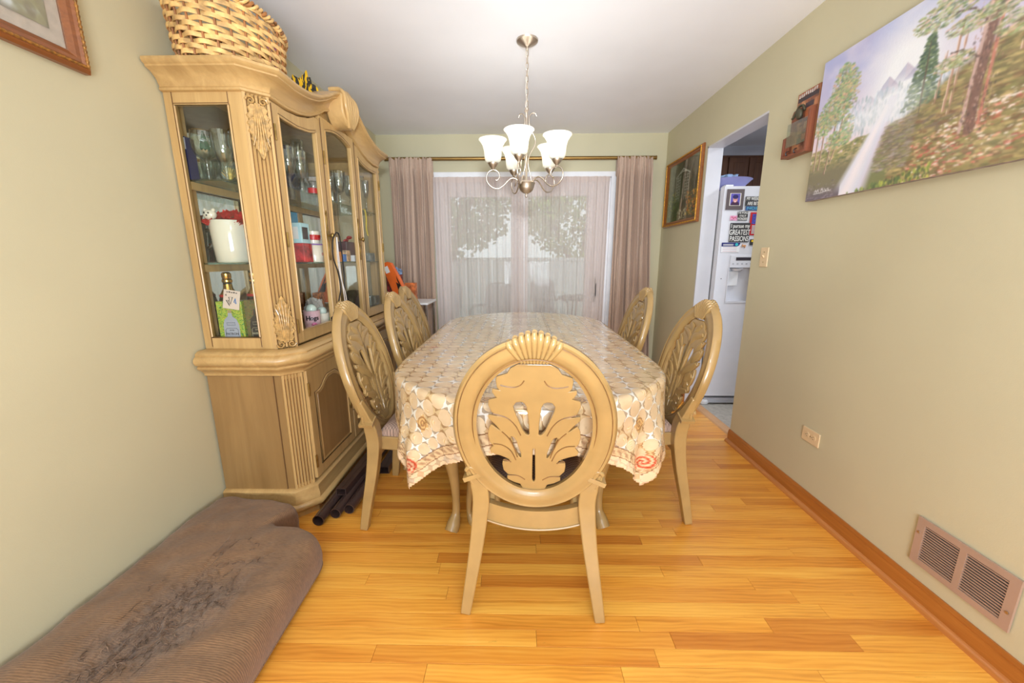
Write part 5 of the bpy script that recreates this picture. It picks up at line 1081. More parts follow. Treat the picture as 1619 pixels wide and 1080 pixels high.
c = Canvas(120, 150, (122, 112, 108)); n_ = c.nz(4, 5, 5); c.put(n_*.9, (150, 134, 110)); c.put(np.clip(1-c.U*1.4, 0, 1)*.5, (104, 96, 100))
def lily(u, v, k, rot):
    for j in range(60): a = j/60; c.lblob(u+k*(.30*a*math.cos(rot)), v+k*(.30*a*math.sin(rot)), .05*k*(1.5-a), (230, 230, 236), .6)
    c.blob(u, v, .20*k, (236, 236, 242), .95, 1, 1.25, 3); c.blob(u+.012, v-.012, .13*k, (204, 198, 196), .8, .8, 1.2, 2); c.blob(u+.02, v-.02, .07*k, (226, 196, 130), .9, .6, 1.3, 2)
lily(.36, .55, .9, .9); lily(.72, .76, 1.0, .7); lily(.92, .62, .8, 1.2); lily(.30, .25, .9, .9); lily(.7, .18, .8, .6)
c.blob(.79, .90, .09, (222, 222, 230), .9, 1.5, 1.0, 3)
c.dabs(60, (.80, .75, 1, 1), [(150, 138, 104), (120, 104, 92), (172, 160, 120)], (.02, .05), .45, 7, 1, 1.6)
framed('calla_lily_picture', 'brown gold framed picture of white calla lilies high on the left wall', (XL+.002, 1.125, 1.826), .56, .60, c, 1, .052, .040, plain('dull_gold_rope', (150, 104, 48), .4, .4, .1, .3, 90), M_BFRAME, .03, .085)
# ------------------------------------------------------------ wooden key box on the right wall
kb = thing('key_box', 'small wooden wall box with a street scene hanging left of the landscape', 'wall box', (XR-.003, 2.19, 1.757))
M_KB = wood('reddish_box_wood', (112, 60, 42), (152, 90, 62), 2, .5, .1, 1.4); M_KB2 = wood('tan_box_wood', (150, 98, 66), (186, 130, 92), 2, .5, .1, 1.4)
G().box(-.012, -.092, 0, 0, .062, .304).obj('back_board', M_KB2, kb, .001, 0)
G().prism([(.062, 0), (.094, 0), (.094, .215), (.085, .232), (.062, .236)], -.010, 0, 'x').obj('side_wing', M_KB, kb, .001, 0)
g = G(); g.box(-.045, -.09, 0, -.012, .09, .012); g.prism([(-.012, .012), (-.045, .012), (-.045, .19), (-.034, .205), (-.012, .212)], -.09, -.078, 'y'); g.prism([(-.012, .012), (-.045, .012), (-.045, .10), (-.012, .12)], .078, .09, 'y'); g.obj('box_rim', M_KB, kb, .001, 0)
c = Canvas(70, 120, (150, 92, 66)); c.dabs(90, (0, .1, 1, .9), [(120, 70, 54), (190, 120, 84), (206, 150, 104), (90, 70, 66)], (.03, .09), .6, 1)
for i, (u, v, w, h, cc) in enumerate([(.25, .42, .2, .12, (84, 72, 70)), (.6, .36, .3, .16, (206, 120, 80)), (.6, .56, .3, .12, (214, 160, 108)), (.28, .62, .24, .12, (190, 140, 96)), (.6, .74, .36, .1, (200, 100, 66)), (.3, .80, .2, .1, (100, 92, 84)), (.5, .10, 1, .08, (54, 48, 56)), (.62, .24, .4, .08, (70, 58, 66))]):
    c.put((np.abs(c.U-u) < w/2)*(np.abs(c.V-v) < h/2)*.9, cc)
c.plane('street_scene_print', (-.0125, .058, .30), (0, -.146, 0), (0, 0, -.286), M_PICT, kb)
cw = G(); cw.tube(spline([(-.03, -.03, .205), (-.03, -.01, .232), (-.03, .02, .232), (-.03, .045, .20), (-.03, .06, .19)], 6), .006, 6); cw.ball((-.028, .012, .20), .026, .5, .8, 1); cw.obj('hanging_strap', plain('dark_olive_metal', (74, 70, 52), .5), kb, smooth=60)
text('lettering', 'SAN MIGUEL', .019, (-.0135, -.016, .289), (R(90), 0, R(-90)), M_INK, kb, .0003, .0006, 'CENTER', .95) if False else None
g = G(); rg = random.Random(4)
for i in range(9):     # worn, unreadable painted letters along the top edge
    y = .050-i*.0145
    for q in range(2): z_ = .283+rg.uniform(-.003, .003); g.box(-.0135, y-.002-q*.005, z_, -.0126, y-q*.005, z_+.014)
    g.box(-.0135, y-.007, .288, -.0126, y, .291)
g.obj('worn_lettering', M_INK, kb, smooth=0)['kind'] = 'stuff'
G().box(-.040, -.072, .05, -.0385, .072, .165).obj('clear_cover', M_WARE, kb, smooth=0)
for y in (-.03, .03): G().tube(spline([(-.045, y, .028), (-.058, y, .022), (-.058, y, .010), (-.050, y, .006)], 4), .0025, 6).obj('key_hook', M_BLACK, kb)
# ------------------------------------------------------------ switch, outlet, heating grille
M_IV = plain('ivory_plate', (226, 200, 160), .35, var=.02)
sw_ = thing('light_switch', 'ivory light switch plate on the right wall beside the doorway', 'switch', (XR, 2.385, 1.187))
G().box(-.006, -.036, 0, 0, .036, .113).obj('plate', M_IV, sw_, .003, 0); G().prism([(-.006, .05), (-.018, .064), (-.016, .070), (-.006, .066)], -.005, .005, 'y').obj('toggle', M_IV, sw_, .001)
for z in (.028, .086): G().tube([(-.0055, 0, z), (-.0072, 0, z)], .003, 8).obj('screw', M_BRASS, sw_)
ou = thing('wall_outlet', 'ivory duplex outlet low on the right wall above the baseboard', 'outlet', (XR, 1.82, .332))
G().box(-.006, -.057, 0, 0, .057, .071).obj('plate', M_IV, ou, .003, 0)
for s in (-1, 1):
    g = G(); g.lathe([(.0001, 0), (.016, 0), (.016, .0015), (.0001, .0015)], 16); o = g.obj('socket', M_IV, ou); o.location = (-.006, s*.021, .0355); o.rotation_euler = (0, R(-90), 0)
    for dy, dz in ((.0, .006), (.0, -.006), (.008, 0)): G().box(-.0082, s*.021+dy-.003, .0355+dz-.001, -.0074, s*.021+dy+.003, .0355+dz+.001).obj('slot', M_BLACK, ou, smooth=0)
G().tube([(-.0055, 0, .0355), (-.0072, 0, .0355)], .003, 8).obj('screw', M_BRASS, ou)
hv = thing('heating_grille', 'tan metal return air grille with two louvred panels near the baseboard', 'vent', (XR, 1.12, .147))
M_VENT = plain('tan_vent_metal', (176, 146, 128), .42, var=.03)
g = G(); W2, H2 = .1475, .177
g.box(-.010, -W2, 0, -.003, W2, .022); g.box(-.010, -W2, H2-.022, -.003, W2, H2); g.box(-.010, -W2, .022, -.003, -W2+.026, H2-.022); g.box(-.010, W2-.026, .022, -.003, W2, H2-.022); g.box(-.010, -.010, .022, -.003, .010, H2-.022)
g.obj('grille_frame', M_VENT, hv, 0, 0)
G().box(-.003, -W2+.002, .002, .0, W2-.002, H2-.002).obj('dark_back', M_DARK, hv, smooth=0)
for s in (-1, 1):
    for k in range(14):
        z = .026+k*.0094; y0, y1 = sorted((s*.010, s*(W2-.026))); g = G(); g.box(-.0092, y0, z, -.0052, y1, z+.0036); g.obj('louvre', M_VENT, hv, smooth=0)
for s, z in ((-1, .06), (1, .12)): G().tube([(-.009, s*(W2-.011), z), (-.013, s*(W2-.011), z)], .0042, 10).obj('screw', M_NICKEL, hv)
# ------------------------------------------------------------ sofa cushion lying by the left wall
def cush_mat():
    m, nt, bs = newmat('brown_chenille'); v = tc(nt); sp = nt.nodes.new('ShaderNodeSeparateXYZ'); nt.links.new(v, sp.inputs[0]); x, y, z = [E(nt, sp.outputs[i]) for i in range(3)]
    rib = ((y*1000+noise(nt, v, 12, 2)*3).sin()*.5+.5); n = noise(nt, mapping(nt, v, (60, 340, 60)), 1, 3); f = rib*.2+n*.5+noise(nt, v, 7, 4)*.3
    c = ramp(nt, f, [(.3, (92, 66, 44)), (.5, (124, 92, 64)), (.72, (152, 116, 84))])
    dx, dy = x-.02, y+.05; d = ((dx-dy*.25)*(dx-dy*.25)*14+dy*dy*5.5).sqrt()+(noise(nt, v, 9, 4)-.5)*.9
    worn = ((-(d)+.62)*3).clamp(); thr = noise(nt, mapping(nt, v, (40, 40, 40)), 1, 5, .7, 3)
    c = mixc(nt, worn*.6, c, ramp(nt, thr, [(.40, (74, 62, 60)), (.5, (110, 90, 78)), (.6, (134, 112, 96))]))
    nt.links.new(c, bs.inputs['Base Color']); bs.inputs['Roughness'].default_value = .95; bs.inputs['Sheen Weight'].default_value = .25
    bump(nt, bs, f+worn*thr*2.2, .0022, .8); return m
M_CUSH = cush_mat()
cu = thing('sofa_cushion', 'large worn brown sofa cushion on the floor along the left wall', 'cushion', (-1.10, 1.0, 0))
# plan outline in world xy, notch at the far right corner
ol = [(-1.415, .35), (-1.417, 1.0), (-1.412, 1.52), (-1.37, 1.615), (-1.22, 1.605), (-1.07, 1.578), (-1.025, 1.562), (-1.005, 1.53), (-1.03, 1.45), (-1.01, 1.42), (-.88, 1.388), (-.815, 1.36), (-.788, 1.31), (-.783, 1.20), (-.775, .9), (-.765, .5), (-.78, .34), (-1.1, .32)]
OLp = [(p.x+1.10, p.y-1.0) for p in spline([(x, y, 0) for x, y in ol], 8, True)]
oa2 = np.array(OLp); m_ = len(oa2); cc_ = np.array((-.0, -.0))
g = G(); H_ = .155
ang_n = m_; ringk = [.985, 1.0, 1.0, .993, .972, .93, .86, .74, .64, .54, .44, .34, .24, .14, .06]; rz_ = [.006, .03, .080, .116, .138, .151, .158, .162, .165, .166, .167, .168, .168, .168, .168]
def dz_(x, y):
    n1 = mnoise.fractal(Vector((x*5, y*4, 1)), 1, 2, 3)*.012+mnoise.noise(Vector((x*4+y*3, y*17-x*6, 5)))*.006; d = math.sqrt(((x-.02)-(y+.05)*.25)**2*14+(y+.05)**2*5.5)
    w = max(0, 1-d/.9); k = w*w*(3-2*w); wr = mnoise.noise(Vector((x*26, y*26+mnoise.noise(Vector((x*9, y*9, 0)))*3, 0)))*.012*k+mnoise.noise(Vector((x*60, y*50, 3)))*.006*k
    cr = .010*math.exp(-((y-.10+x*.3)/.02)**2)*(x < .1)*math.exp(-((x+.15)/.15)**2)
    return n1-.022*k+wr-cr
cen = np.array((0., .0))
vs = []
# skeleton line centre for shrinking (long cushion): shrink towards the axis
for k, z in zip(ringk, rz_):
    for x, y in OLp:
        ax = (-.01, max(-.45, min(.30, y))); b = 0.006*math.sin(PI*min(1, max(0, (z-.012)/.12))) ; X, Y = ax[0]+(x-ax[0])*k, ax[1]+(y-ax[1])*k
        dx, dy = x-ax[0], y-ax[1]; l = math.hypot(dx, dy) or 1
        if z < .14: X += dx/l*b*1.8; Y += dy/l*b*1.8
        vs.append((X, Y, z))
fs = [(i*m_+j, i*m_+(j+1) % m_, (i+1)*m_+(j+1) % m_, (i+1)*m_+j) for i in range(len(ringk)-1) for j in range(m_)]+[tuple(range((len(ringk)-1)*m_, len(ringk)*m_))[::-1], tuple(range(m_))]
g.add(vs, fs); body = g.obj('cushion_body', M_CUSH, cu, smooth=180)
b_ = body.modifiers.new('s', 'SUBSURF'); b_.levels = 2; b_.render_levels = 2
dg = bpy.context.evaluated_depsgraph_get(); me2 = bpy.data.meshes.new_from_object(body.evaluated_get(dg)); body.modifiers.clear(); body.data = me2
for v in me2.vertices:
    if v.co.z > .11: v.co.z += dz_(v.co.x, v.co.y)*min(1, (v.co.z-.11)/.04)
me2.polygons.foreach_set('use_smooth', [True]*len(me2.polygons))
for zz in (.030,):
    g = G(); g.tube([(x*1.005-.0, y*1.004, zz) for x, y in OLp], .0045, 6, True); g.obj('piping', M_CUSH, cu, smooth=80)
g = G(); rg = random.Random(12)      # frayed threads over the torn patch
for i in range(230):
    v_ = rg.gauss(-.05, .15); u_ = .02+(v_+.05)*.28+rg.gauss(0, .06); a = rg.uniform(0, 6.28); L_ = rg.uniform(.01, .045); P = []
    for k in range(6):
        u_ += math.cos(a)*L_/5; v_ += math.sin(a)*L_/5; a += rg.uniform(-.9, .9); P.append((u_, v_, .1695+dz_(u_, v_)+rg.uniform(-.001, .002)+.003*math.sin(k/5*PI)))
    g.tube(P, rg.uniform(.0005, .0010), 4)
g.obj('frayed_thread', plain('frayed_yarn', (104, 84, 70), .95, var=.4, vs=50), cu)['kind'] = 'stuff'
# ------------------------------------------------------------ brown downspout pipes on the floor before the cabinet
M_PIPE = plain('brown_metal_downpipe', (72, 54, 50), .3, .1, .5, .08)
def pipe(p0, p1, r, label, square=False, z=None):
    L_ = math.hypot(p1[0]-p0[0], p1[1]-p0[1]); a = math.atan2(p1[1]-p0[1], p1[0]-p0[0]); t = thing('metal_pipe', label, 'pipe', (p0[0], p0[1], z if z is not None else r+.001), a, 'dark brown pipes on the floor')
    g = G(); n = 4 if square else 20
    for (ro, ri) in ((r, r-.0035),):
        k = math.sqrt(2) if square else 1; vs = []
        for x in (0, L_):
            for rr in (ro, ri):
                for i in range(n): an = 2*PI*(i+.5)/n; vs.append((x, rr*k*math.cos(an)*(1.0), rr*k*math.sin(an)*(.72 if square else 1)))
        fs = []
        for i in range(n):
            j = (i+1) % n; fs += [(i, j, 2*n+j, 2*n+i), (n+i, n+j, 3*n+j, 3*n+i), (i, n+i, n+j, j), (2*n+i, 3*n+i, 3*n+j, 2*n+j)]
        g.add(vs, fs)
    g.obj('pipe_shell', M_PIPE, t, 0, 40); g = G(); g.tube([(.002, 0, r*(.72 if square else 1)), (L_, 0, r*(.72 if square else 1))], .0015, 4); g.obj('seam', M_PIPE, t); return t
pipe((-.944, 1.600), (-.940, 2.75), .027, 'round brown pipe lying closest to the cabinet base')
pipe((-.888, 1.655), (-.868, 2.80), .026, 'round brown pipe, middle of the three on the floor')
pipe((-.836, 1.690), (-.825, 2.02), .026, 'round brown pipe farthest out from the cabinet')
pipe((-.905, 1.765), (-.86, 2.60), .026, 'flat rectangular brown pipe resting on top of the round pipes', True, .072)
pipe((-.79, 2.06), (-.79, 2.85), .030, 'flat rectangular brown pipe under the left chairs', True, .023)
# ------------------------------------------------------------ shelf rack with boxes in the far left corner
rk = thing('storage_rack', 'small metal rack with a white top behind the far left chair', 'rack', (-1.03, 3.62, 0))
M_CHR = plain('chrome_rack', (180, 180, 184), .25, 1)
for x in (-.20, .20):
    for y in (-.16, .16): G().tube([(x, y, 0), (x, y, .84)], .010, 8).obj('post', M_CHR, rk)
G().box(-.22, -.18, .835, .22, .18, .855).obj('white_top', M_WHITEP, rk, .003, 0)
for z in (.12, .48):
    g = G(); [g.tube([(x, -.17, z), (x, .17, z)], .003, 5) for x in np.linspace(-.2, .2, 11)]; g.tube([(-.2, -.165, z), (.2, -.165, z)], .005, 6); g.tube([(-.2, .165, z), (.2, .165, z)], .005, 6); g.obj('wire_shelf', M_CHR, rk)['kind'] = 'stuff'
def boxy(name, label, cat, loc, d, mat, rz=0, extra=None, grp=None, bev=.002):
    o = G().box(-d[0]/2, -d[1]/2, 0, d[0]/2, d[1]/2, d[2]).obj(name, mat, None, bev, 0); o.location = loc; o.rotation_euler = (0, 0, rz); tag(o, label, cat, grp); return o
M_ORG = plain('bright_orange_card', (232, 106, 40), .4, var=.06); M_DKP = plain('dark_print_card', (52, 42, 44), .4, var=.4, vs=40)
boxy('toy_package', 'dark red and black toy package standing on the rack', 'box', (-1.15, 3.62, .8555), (.12, .10, .24), plain('dark_red_card', (110, 36, 34), .4, var=.5, vs=30))
o = boxy('toy_package', 'orange and grey toy package beside the dark red one', 'box', (-1.03, 3.72, .8555), (.10, .07, .16), plain('orange_grey_card', (190, 96, 50), .4, var=.5, vs=22))
o = G().prism([(-.06, 0), (.06, 0), (.055, .20), (.035, .36), (.0, .385), (-.06, .385)], -.02, .02, 'y').obj('orange_case', M_ORG, None, .004, 30); o.location = (-1.035, 3.50, .8555); o.rotation_euler = (R(0), R(-22), R(-12)); tag(o, 'tall orange blister case leaning over the rack top', 'case')
G().box(-.045, -.0215, .29, -.005, -.0202, .35).obj('white_sticker', M_WHITEP, o, smooth=0); G().prism([(.0, .10), (.03, .08), (.038, .15), (.012, .19)], -.0215, -.0202, 'y').obj('black_window', M_BLACK, o, smooth=0); G().prism([(.035, .07), (.048, .07), (.035, .24), (.028, .2)], -.0215, -.0202, 'y').obj('black_window', M_BLACK, o, smooth=0)
o = crumple('blue_bag', (-1.13, 3.62, 1.097), (.05, .045, .035), plain('grey_blue_plastic', (110, 130, 160), .3, var=.3, vs=40), 21, .5); tag(o, 'small grey blue plastic bag on top of the dark red package', 'bag')
boxy('snack_bag', 'orange and yellow packet on the middle wire shelf', 'packet', (-.90, 3.55, .4845), (.10, .06, .20), plain('orange_yellow_packet', (236, 160, 40), .35, var=.35, vs=30), .2)
boxy('snack_bag', 'navy packet on the middle wire shelf behind the chair', 'packet', (-1.04, 3.58, .4845), (.12, .08, .24), plain('navy_packet', (36, 50, 110), .35, var=.3, vs=30), -.1)
boxy('white_crate', 'white plastic crate on the lowest wire shelf', 'crate', (-1.03, 3.62, .1245), (.34, .26, .26), M_WHITEP, 0, bev=.012)
boxy('paper_bag', 'grey and white printed bag on the floor between rack and curtain', 'bag', (-.735, 3.62, 0), (.12, .16, .46), plain('grey_print_bag', (176, 172, 168), .6, var=.3, vs=24), .1, bev=.01)
# ------------------------------------------------------------ things inside the china cabinet
def ware(name, label, loc, prof, mat=None, grp=None, n=20, cat='glass'):
    g = G(); g.lathe(prof, n); o = g.obj(name, mat or M_WARE, None, smooth=50); o.location = loc; return tag(o, label, cat, grp)
WINE = [(.001, 0), (.036, .001), (.034, .004), (.008, .008), (.0045, .02), (.0045, .075), (.010, .085), (.034, .100), (.043, .125), (.045, .155), (.040, .195), (.0385, .195), (.043, .155), (.041, .127), (.032, .104), (.001, .090)]
TALL = [(.001, 0), (.032, .001), (.03, .004), (.007, .008), (.006, .03), (.009, .04), (.005, .055), (.010, .068), (.026, .085), (.036, .12), (.038, .15), (.041, .20), (.0395, .20), (.036, .15), (.034, .12), (.024, .088), (.001, .075)]
TUMB = [(.001, 0), (.030, 0), (.036, .05), (.037, .10), (.0355, .10), (.034, .05), (.028, .006), (.001, .006)]
FLUT = [(.001, 0), (.028, .001), (.026, .004), (.005, .008), (.004, .09), (.012, .11), (.022, .15), (.024, .22), (.0228, .22), (.020, .15), (.001, .10)]
S1, S2, S0 = 1.5655, 1.2205, .8655
def rim(o, r, z, mat): 
    g = G(); g.tube([(r*math.cos(a), r*math.sin(a), z) for a in [2*PI*i/24 for i in range(24)]], .0012, 5, True); g.obj('gold_rim', mat, o)
w1 = ware('wine_glass', 'gold rimmed wine glass painted with a Christmas tree, leftmost on the top shelf', (-1.338, 1.765, S1), [(r*1.12, z) for r, z in WINE]); rim(w1, .0445, .195, M_GOLD)
g = G()
for k in range(9): w_ = .004+.0017*k; z = .188-.007*k; g.grid(lambda u, v: ((.0505)*math.sin((u-.5)*w_*40)*1.0, -.0505*math.cos((u-.5)*w_*40), z-.011*v*(1+abs(u-.5))), 5, 2)
for k in range(3): g.ball((-.012+.012*k, -.050, .118), .004)
g.v = [(x*.98*(.93 if z > .17 else 1), y*.98*(.93 if z > .17 else 1), z) for x, y, z in g.v]
o = g.obj('painted_tree', plain('dark_green_enamel', (30, 66, 42), .4, var=.3, vs=90), w1, smooth=0); o.rotation_euler = (0, 0, R(38)); o['kind'] = 'stuff'
ware('wine_glass', 'clear cut stem goblet between the two gold rimmed glasses', (-1.262, 1.770, S1), TALL)
w2 = ware('wine_glass', 'gold rimmed wine glass next to the right stile of the side window', (-1.175, 1.765, S1), [(r*1.1, z) for r, z in WINE]); rim(w2, .044, .195, M_GOLD)
M_GP = plain('gold_leaf_print', (206, 176, 96), .3, .8, var=.2, vs=60)
for k, (x, y, lb) in enumerate([(-1.345, 1.90, 'clear tumbler with gold leaf print behind the Christmas tree glass'), (-1.265, 1.885, 'clear tumbler with gold leaf print behind the cut stem goblet'), (-1.19, 1.90, 'clear tumbler with large gold fan print seen low behind the goblets'), (-1.30, 1.995, 'clear tumbler with gold leaf print farthest back in the side window')]):
    o = ware('tumbler', lb, (x, y, S1), TUMB, grp='gold printed tumblers'); g = G()
    for j in range(9): a = -.9+.225*j; g.tube([(.0372*math.sin(.0), -.0372, .02), (.037*math.sin(a*.9), -.037*math.cos(a*.9), .02+.06*math.cos(a))], [.003, .0012], 4)
    o2 = g.obj('gold_leaf_print', M_GP, o); o2.rotation_euler = (0, 0, R(38)); o2['kind'] = 'stuff'
rs = random.Random(17); kinds = [('wine_glass', WINE), ('goblet', TALL), ('champagne_flute', FLUT), ('tumbler', TUMB)]
spots = [(-1.125, 2.01, 1, 'goblet nearest the first door hinge on the top shelf'), (-1.235, 2.12, 0, 'wine glass just behind the nearest goblet in the first door'), (-1.115, 2.10, 1, 'goblet in the middle of the first door on the top shelf'), (-1.32, 2.21, 3, 'tumbler behind the middle goblet of the first door'), (-1.24, 2.34, 1, 'goblet behind the red candle jar on the top shelf'), (-1.36, 2.44, 0, 'wine glass at the mirror behind the first door'), (-1.12, 2.545, 1, 'short goblet at the left of the middle door on the top shelf'), (-1.22, 2.66, 3, 'tumbler in the middle of the middle door on the top shelf'), (-1.115, 2.69, 1, 'tall goblet with flared foot at the right of the middle door'), (-1.28, 2.78, 2, 'champagne flute at the back of the middle door'), (-1.10, 2.93, 2, 'champagne flute alone behind the right door')]
for x, y, k, lb in spots: ware(kinds[k][0], lb, (x, y, S1), kinds[k][1], cat='glass')
o = ware('decanter', 'tall clear decanter with amber ring behind the first glass door', (-1.185, 2.225, S1), [(.001, 0), (.05, 0), (.055, .02), (.05, .07), (.018, .12), (.014, .16), (.028, .20), (.030, .29), (.028, .29), (.026, .20), (.011, .16), (.015, .12), (.046, .07), (.001, .01)], cat='decanter')
G().lathe([(.019, .19), (.031, .193), (.031, .203), (.019, .206)], 20).obj('amber_ring', plain('amber_band', (206, 120, 60), .3), o)
o = ware('candle_jar', 'small glass jar with red label on the top shelf', (-1.095, 2.175, S1), [(.001, 0), (.027, 0), (.028, .06), (.02, .075), (.001, .076)], cat='jar'); G().lathe([(.0285, .012), (.0288, .012), (.0288, .038), (.0285, .038)], 20).obj('red_label', M_RED, o)
o = boxy('blue_box', 'navy gift box with white print and red tab at the top of the first door', 'box', (-1.23, 1.905, 1.7695), (.10, .09, .285), plain('navy_box_card', (34, 40, 96), .35, var=.06))
bb = boxy('blue_box', 'navy box with pale top end standing behind the tree glass', 'box', (-1.400, 1.752, S1), (.024, .05, .17), bpy.data.materials['navy_box_card']); G().box(-.012, -.026, .12, .012, -.025, .165).obj('pale_label', M_WHITEP, bb, smooth=0)
for (nm, sy, sz, h_) in (('white_print', -.02, .055, .004), ('white_print', -.02, .045, .003)): G().box(.0502, -.035, sz+.19, .0508, .03, sz+.19+h_).obj(nm, M_WHITEP, o, smooth=0)
G().box(.0502, -.045, .18, .0508, -.022, .20).obj('red_tab', M_RED, o, smooth=0); o.location = (-1.32, 2.33, S1)
ware('serving_dish', 'white oval dish at the front of the middle door', (-1.125, 2.81, S1), [(.001, 0), (.04, 0), (.055, .012), (.052, .014), (.001, .006)], M_CERAM, cat='dish')
g = G(); g.tube(spline([(0, 0, .003), (.03, .05, .004), (.0, .10, .003), (.04, .16, .003)], 8), .005, 6, sq=(.3, 1)); o = g.obj('teal_ribbon', plain('teal_satin', (60, 150, 140), .5), None); o.location = (-1.20, 2.84, S1); tag(o, 'teal ribbon lying on the top shelf behind the right door', 'ribbon')
o = G().tube(spline([(0, 0, 0), (.004, .02, .002), (.006, .03, -.05), (.0, .035, -.12), (.004, .045, -.17)], 8), .004, 6, sq=(.4, 1.3)).obj('yellow_ribbon', plain('yellow_satin', (220, 190, 60), .5), None); o.location = (-1.064, 2.76, S1+.001); tag(o, 'yellow ribbon hanging over the top shelf edge', 'ribbon')
# middle shelf
o = ware('ceramic_crock', 'large cream ceramic crock on the middle shelf of the side window', (-1.305, 1.805, S2), [(.001, 0), (.066, 0), (.070, .006), (.075, .06), (.079, .13), (.080, .170), (.077, .184), (.072, .184), (.073, .158), (.001, .02)], M_CERAM, cat='crock')
G().tube(spline([(.0, .075, .145), (.0, .102, .14), (.0, .105, .09), (.0, .076, .06)], 6), .009, 8).obj('handle', M_CERAM, o); o.rotation_euler = (0, 0, R(70)); G().box(.076, -.012, .07, .083, .012, .12).obj('blue_transfer', plain('blue_flower_print', (80, 110, 160), .4, var=.5, vs=60), o).rotation_euler = (0, 0, R(-75))
def pompom(loc, r, label, seed):
    g = G(); rg = random.Random(seed)
    for i in range(70):
        u = Vector((rg.gauss(0, 1), rg.gauss(0, 1), abs(rg.gauss(0, .8)))).normalized(); e = u*r*rg.uniform(.75, 1); w_ = u.orthogonal().normalized()*r*.2; g.add([u*r*.1, e*.7+w_, e, e*.7-w_], [(0, 1, 2, 3)])
    o = g.obj('red_bow', plain('shiny_red_foil', (196, 36, 36), .25, .3, var=.2, vs=70) if 'shiny_red_foil' not in bpy.data.materials else bpy.data.materials['shiny_red_foil'], None, smooth=0); o.location = loc; return tag(o, label, 'bow', 'red foil bows')
pompom((-1.345, 1.79, S2+.170), .07, 'red foil bow spilling over the left of the cream crock', 1); pompom((-1.30, 1.83, S2+.178), .07, 'red foil bow in the middle of the cream crock', 2); pompom((-1.245, 1.80, S2+.160), .065, 'red foil bow at the right of the cream crock', 3)
o = G().ball((0, 0, 0), .026, 1.1, .8, .85).obj('bear_head', M_CERAM, None, smooth=80); o.location = (-1.345, 1.745, S2+.205); tag(o, 'small white bear face ornament peeking out of the crock', 'ornament')
for dx, dz in ((-.009, .006), (.009, .006), (0, -.004)): G().ball((dx, -.021, dz), .0035).obj('eye' if dz > 0 else 'nose', M_BLACK, o, smooth=80)
for s in (-1, 1): G().ball((s*.018, 0, .020), .008).obj('ear', M_CERAM, o, smooth=80)
ware('glass_jar', 'dark glass jar behind the cream crock', (-1.375, 1.93, S2), [(.001, 0), (.032, 0), (.034, .10), (.03, .13), (.001, .13)], cat='jar')
o = ware('glass_vase', 'ribbed clear vase with yellow base right of the crock', (-1.162, 1.81, S2), [(.001, 0), (.026, 0), (.024, .02), (.030, .09), (.040, .17), (.038, .17), (.027, .09), (.021, .02), (.001, .012)], cat='vase'); G().lathe([(.001, .001), (.0235, .002), (.021, .012), (.001, .014)], 16).obj('yellow_base', plain('yellow_glass_base', (214, 196, 40), .3), o)
o = boxy('appliance_box', 'pale blue and white box with a coffee maker picture behind the first door', 'box', (-1.145, 2.055, S2+.0955), (.09, .08, .10), plain('pale_blue_box', (176, 214, 224), .4, var=.1))
G().box(.0455, -.03, .02, .0462, .022, .08).obj('appliance_picture', M_DKP, o, smooth=0); G().box(-.04, -.0412, .02, .03, -.0402, .08).obj('white_side', M_WHITEP, o, smooth=0)
boxy('red_box', 'red and black box under the pale blue appliance box', 'box', (-1.145, 2.055, S2), (.10, .085, .095), plain('red_black_card', (170, 44, 44), .4, var=.4, vs=24))
boxy('blue_folder', 'bright blue folder standing behind the pale blue box', 'folder', (-1.26, 2.225, S2), (.02, .09, .27), plain('sky_blue_card', (70, 160, 206), .4))
o = ware('sugar_bowl', 'white pot with purple rim and red print on the middle shelf', (-1.115, 2.160, S2), [(.001, 0), (.040, 0), (.043, .03), (.044, .085), (.050, .09), (.050, .094), (.042, .094), (.040, .03), (.001, .006)], M_CERAM, cat='pot')
G().lathe([(.0505, .089), (.052, .092), (.0505, .096)], 20).obj('purple_rim', plain('purple_band', (130, 90, 160), .4), o); text('lettering', 'co', .03, (.044, 0, .045), (R(90), 0, R(90)), M_RED, o)
o = ware('mug', 'white and red heart mug standing in the purple rimmed pot', (-1.115, 2.160, S2+.0965), [(.001, 0), (.028, 0), (.034, .05), (.036, .065), (.034, .065), (.001, .01)], M_CERAM, cat='mug'); G().lathe([(.0325, .02), (.0345, .022), (.0362, .045), (.0355, .047)], 20).obj('red_hearts', M_RED, o)
boxy('maroon_box', 'dark maroon box on the middle shelf behind the middle door', 'box', (-1.21, 2.73, S2), (.12, .17, .13), plain('maroon_card', (86, 42, 52), .4, var=.12))
o = G().tube([(.02*math.cos(a)*(1+.0*a), .045*math.sin(2*a)*.6, .018+.016*math.cos(a)) for a in [2*PI*i/40 for i in range(40)]], .006, 6, True).obj('red_ribbon_loop', M_RED, None); o.location = (-1.175, 2.73, S2+.1310); tag(o, 'red looped ribbon on top of the maroon box', 'ribbon')
boxy('toy_box', 'small orange and blue toy box in front of the maroon box', 'box', (-1.095, 2.40, S2), (.03, .05, .06), plain('orange_toy_card', (220, 130, 50), .4, var=.2)); boxy('toy_box', 'small blue toy block left of the tan figurine box', 'box', (-1.095, 2.455, S2), (.03, .04, .045), plain('blue_toy_card', (40, 110, 190), .4, var=.2)); boxy('figurine_box', 'tan box with picture beside the blue toy block', 'box', (-1.10, 2.52, S2), (.03, .055, .07), plain('tan_picture_card', (180, 140, 110), .4, var=.5, vs=40))
boxy('desk_clock', 'small grey and black clock on the middle shelf behind the right door', 'clock', (-1.11, 2.93, S2), (.05, .10, .06), plain('grey_clock_case', (110, 112, 108), .3, var=.4, vs=30))
boxy('craft_box', 'white craft box at the right end of the middle door', 'box', (-1.10, 2.61, S2), (.05, .06, .04), M_WHITEP)
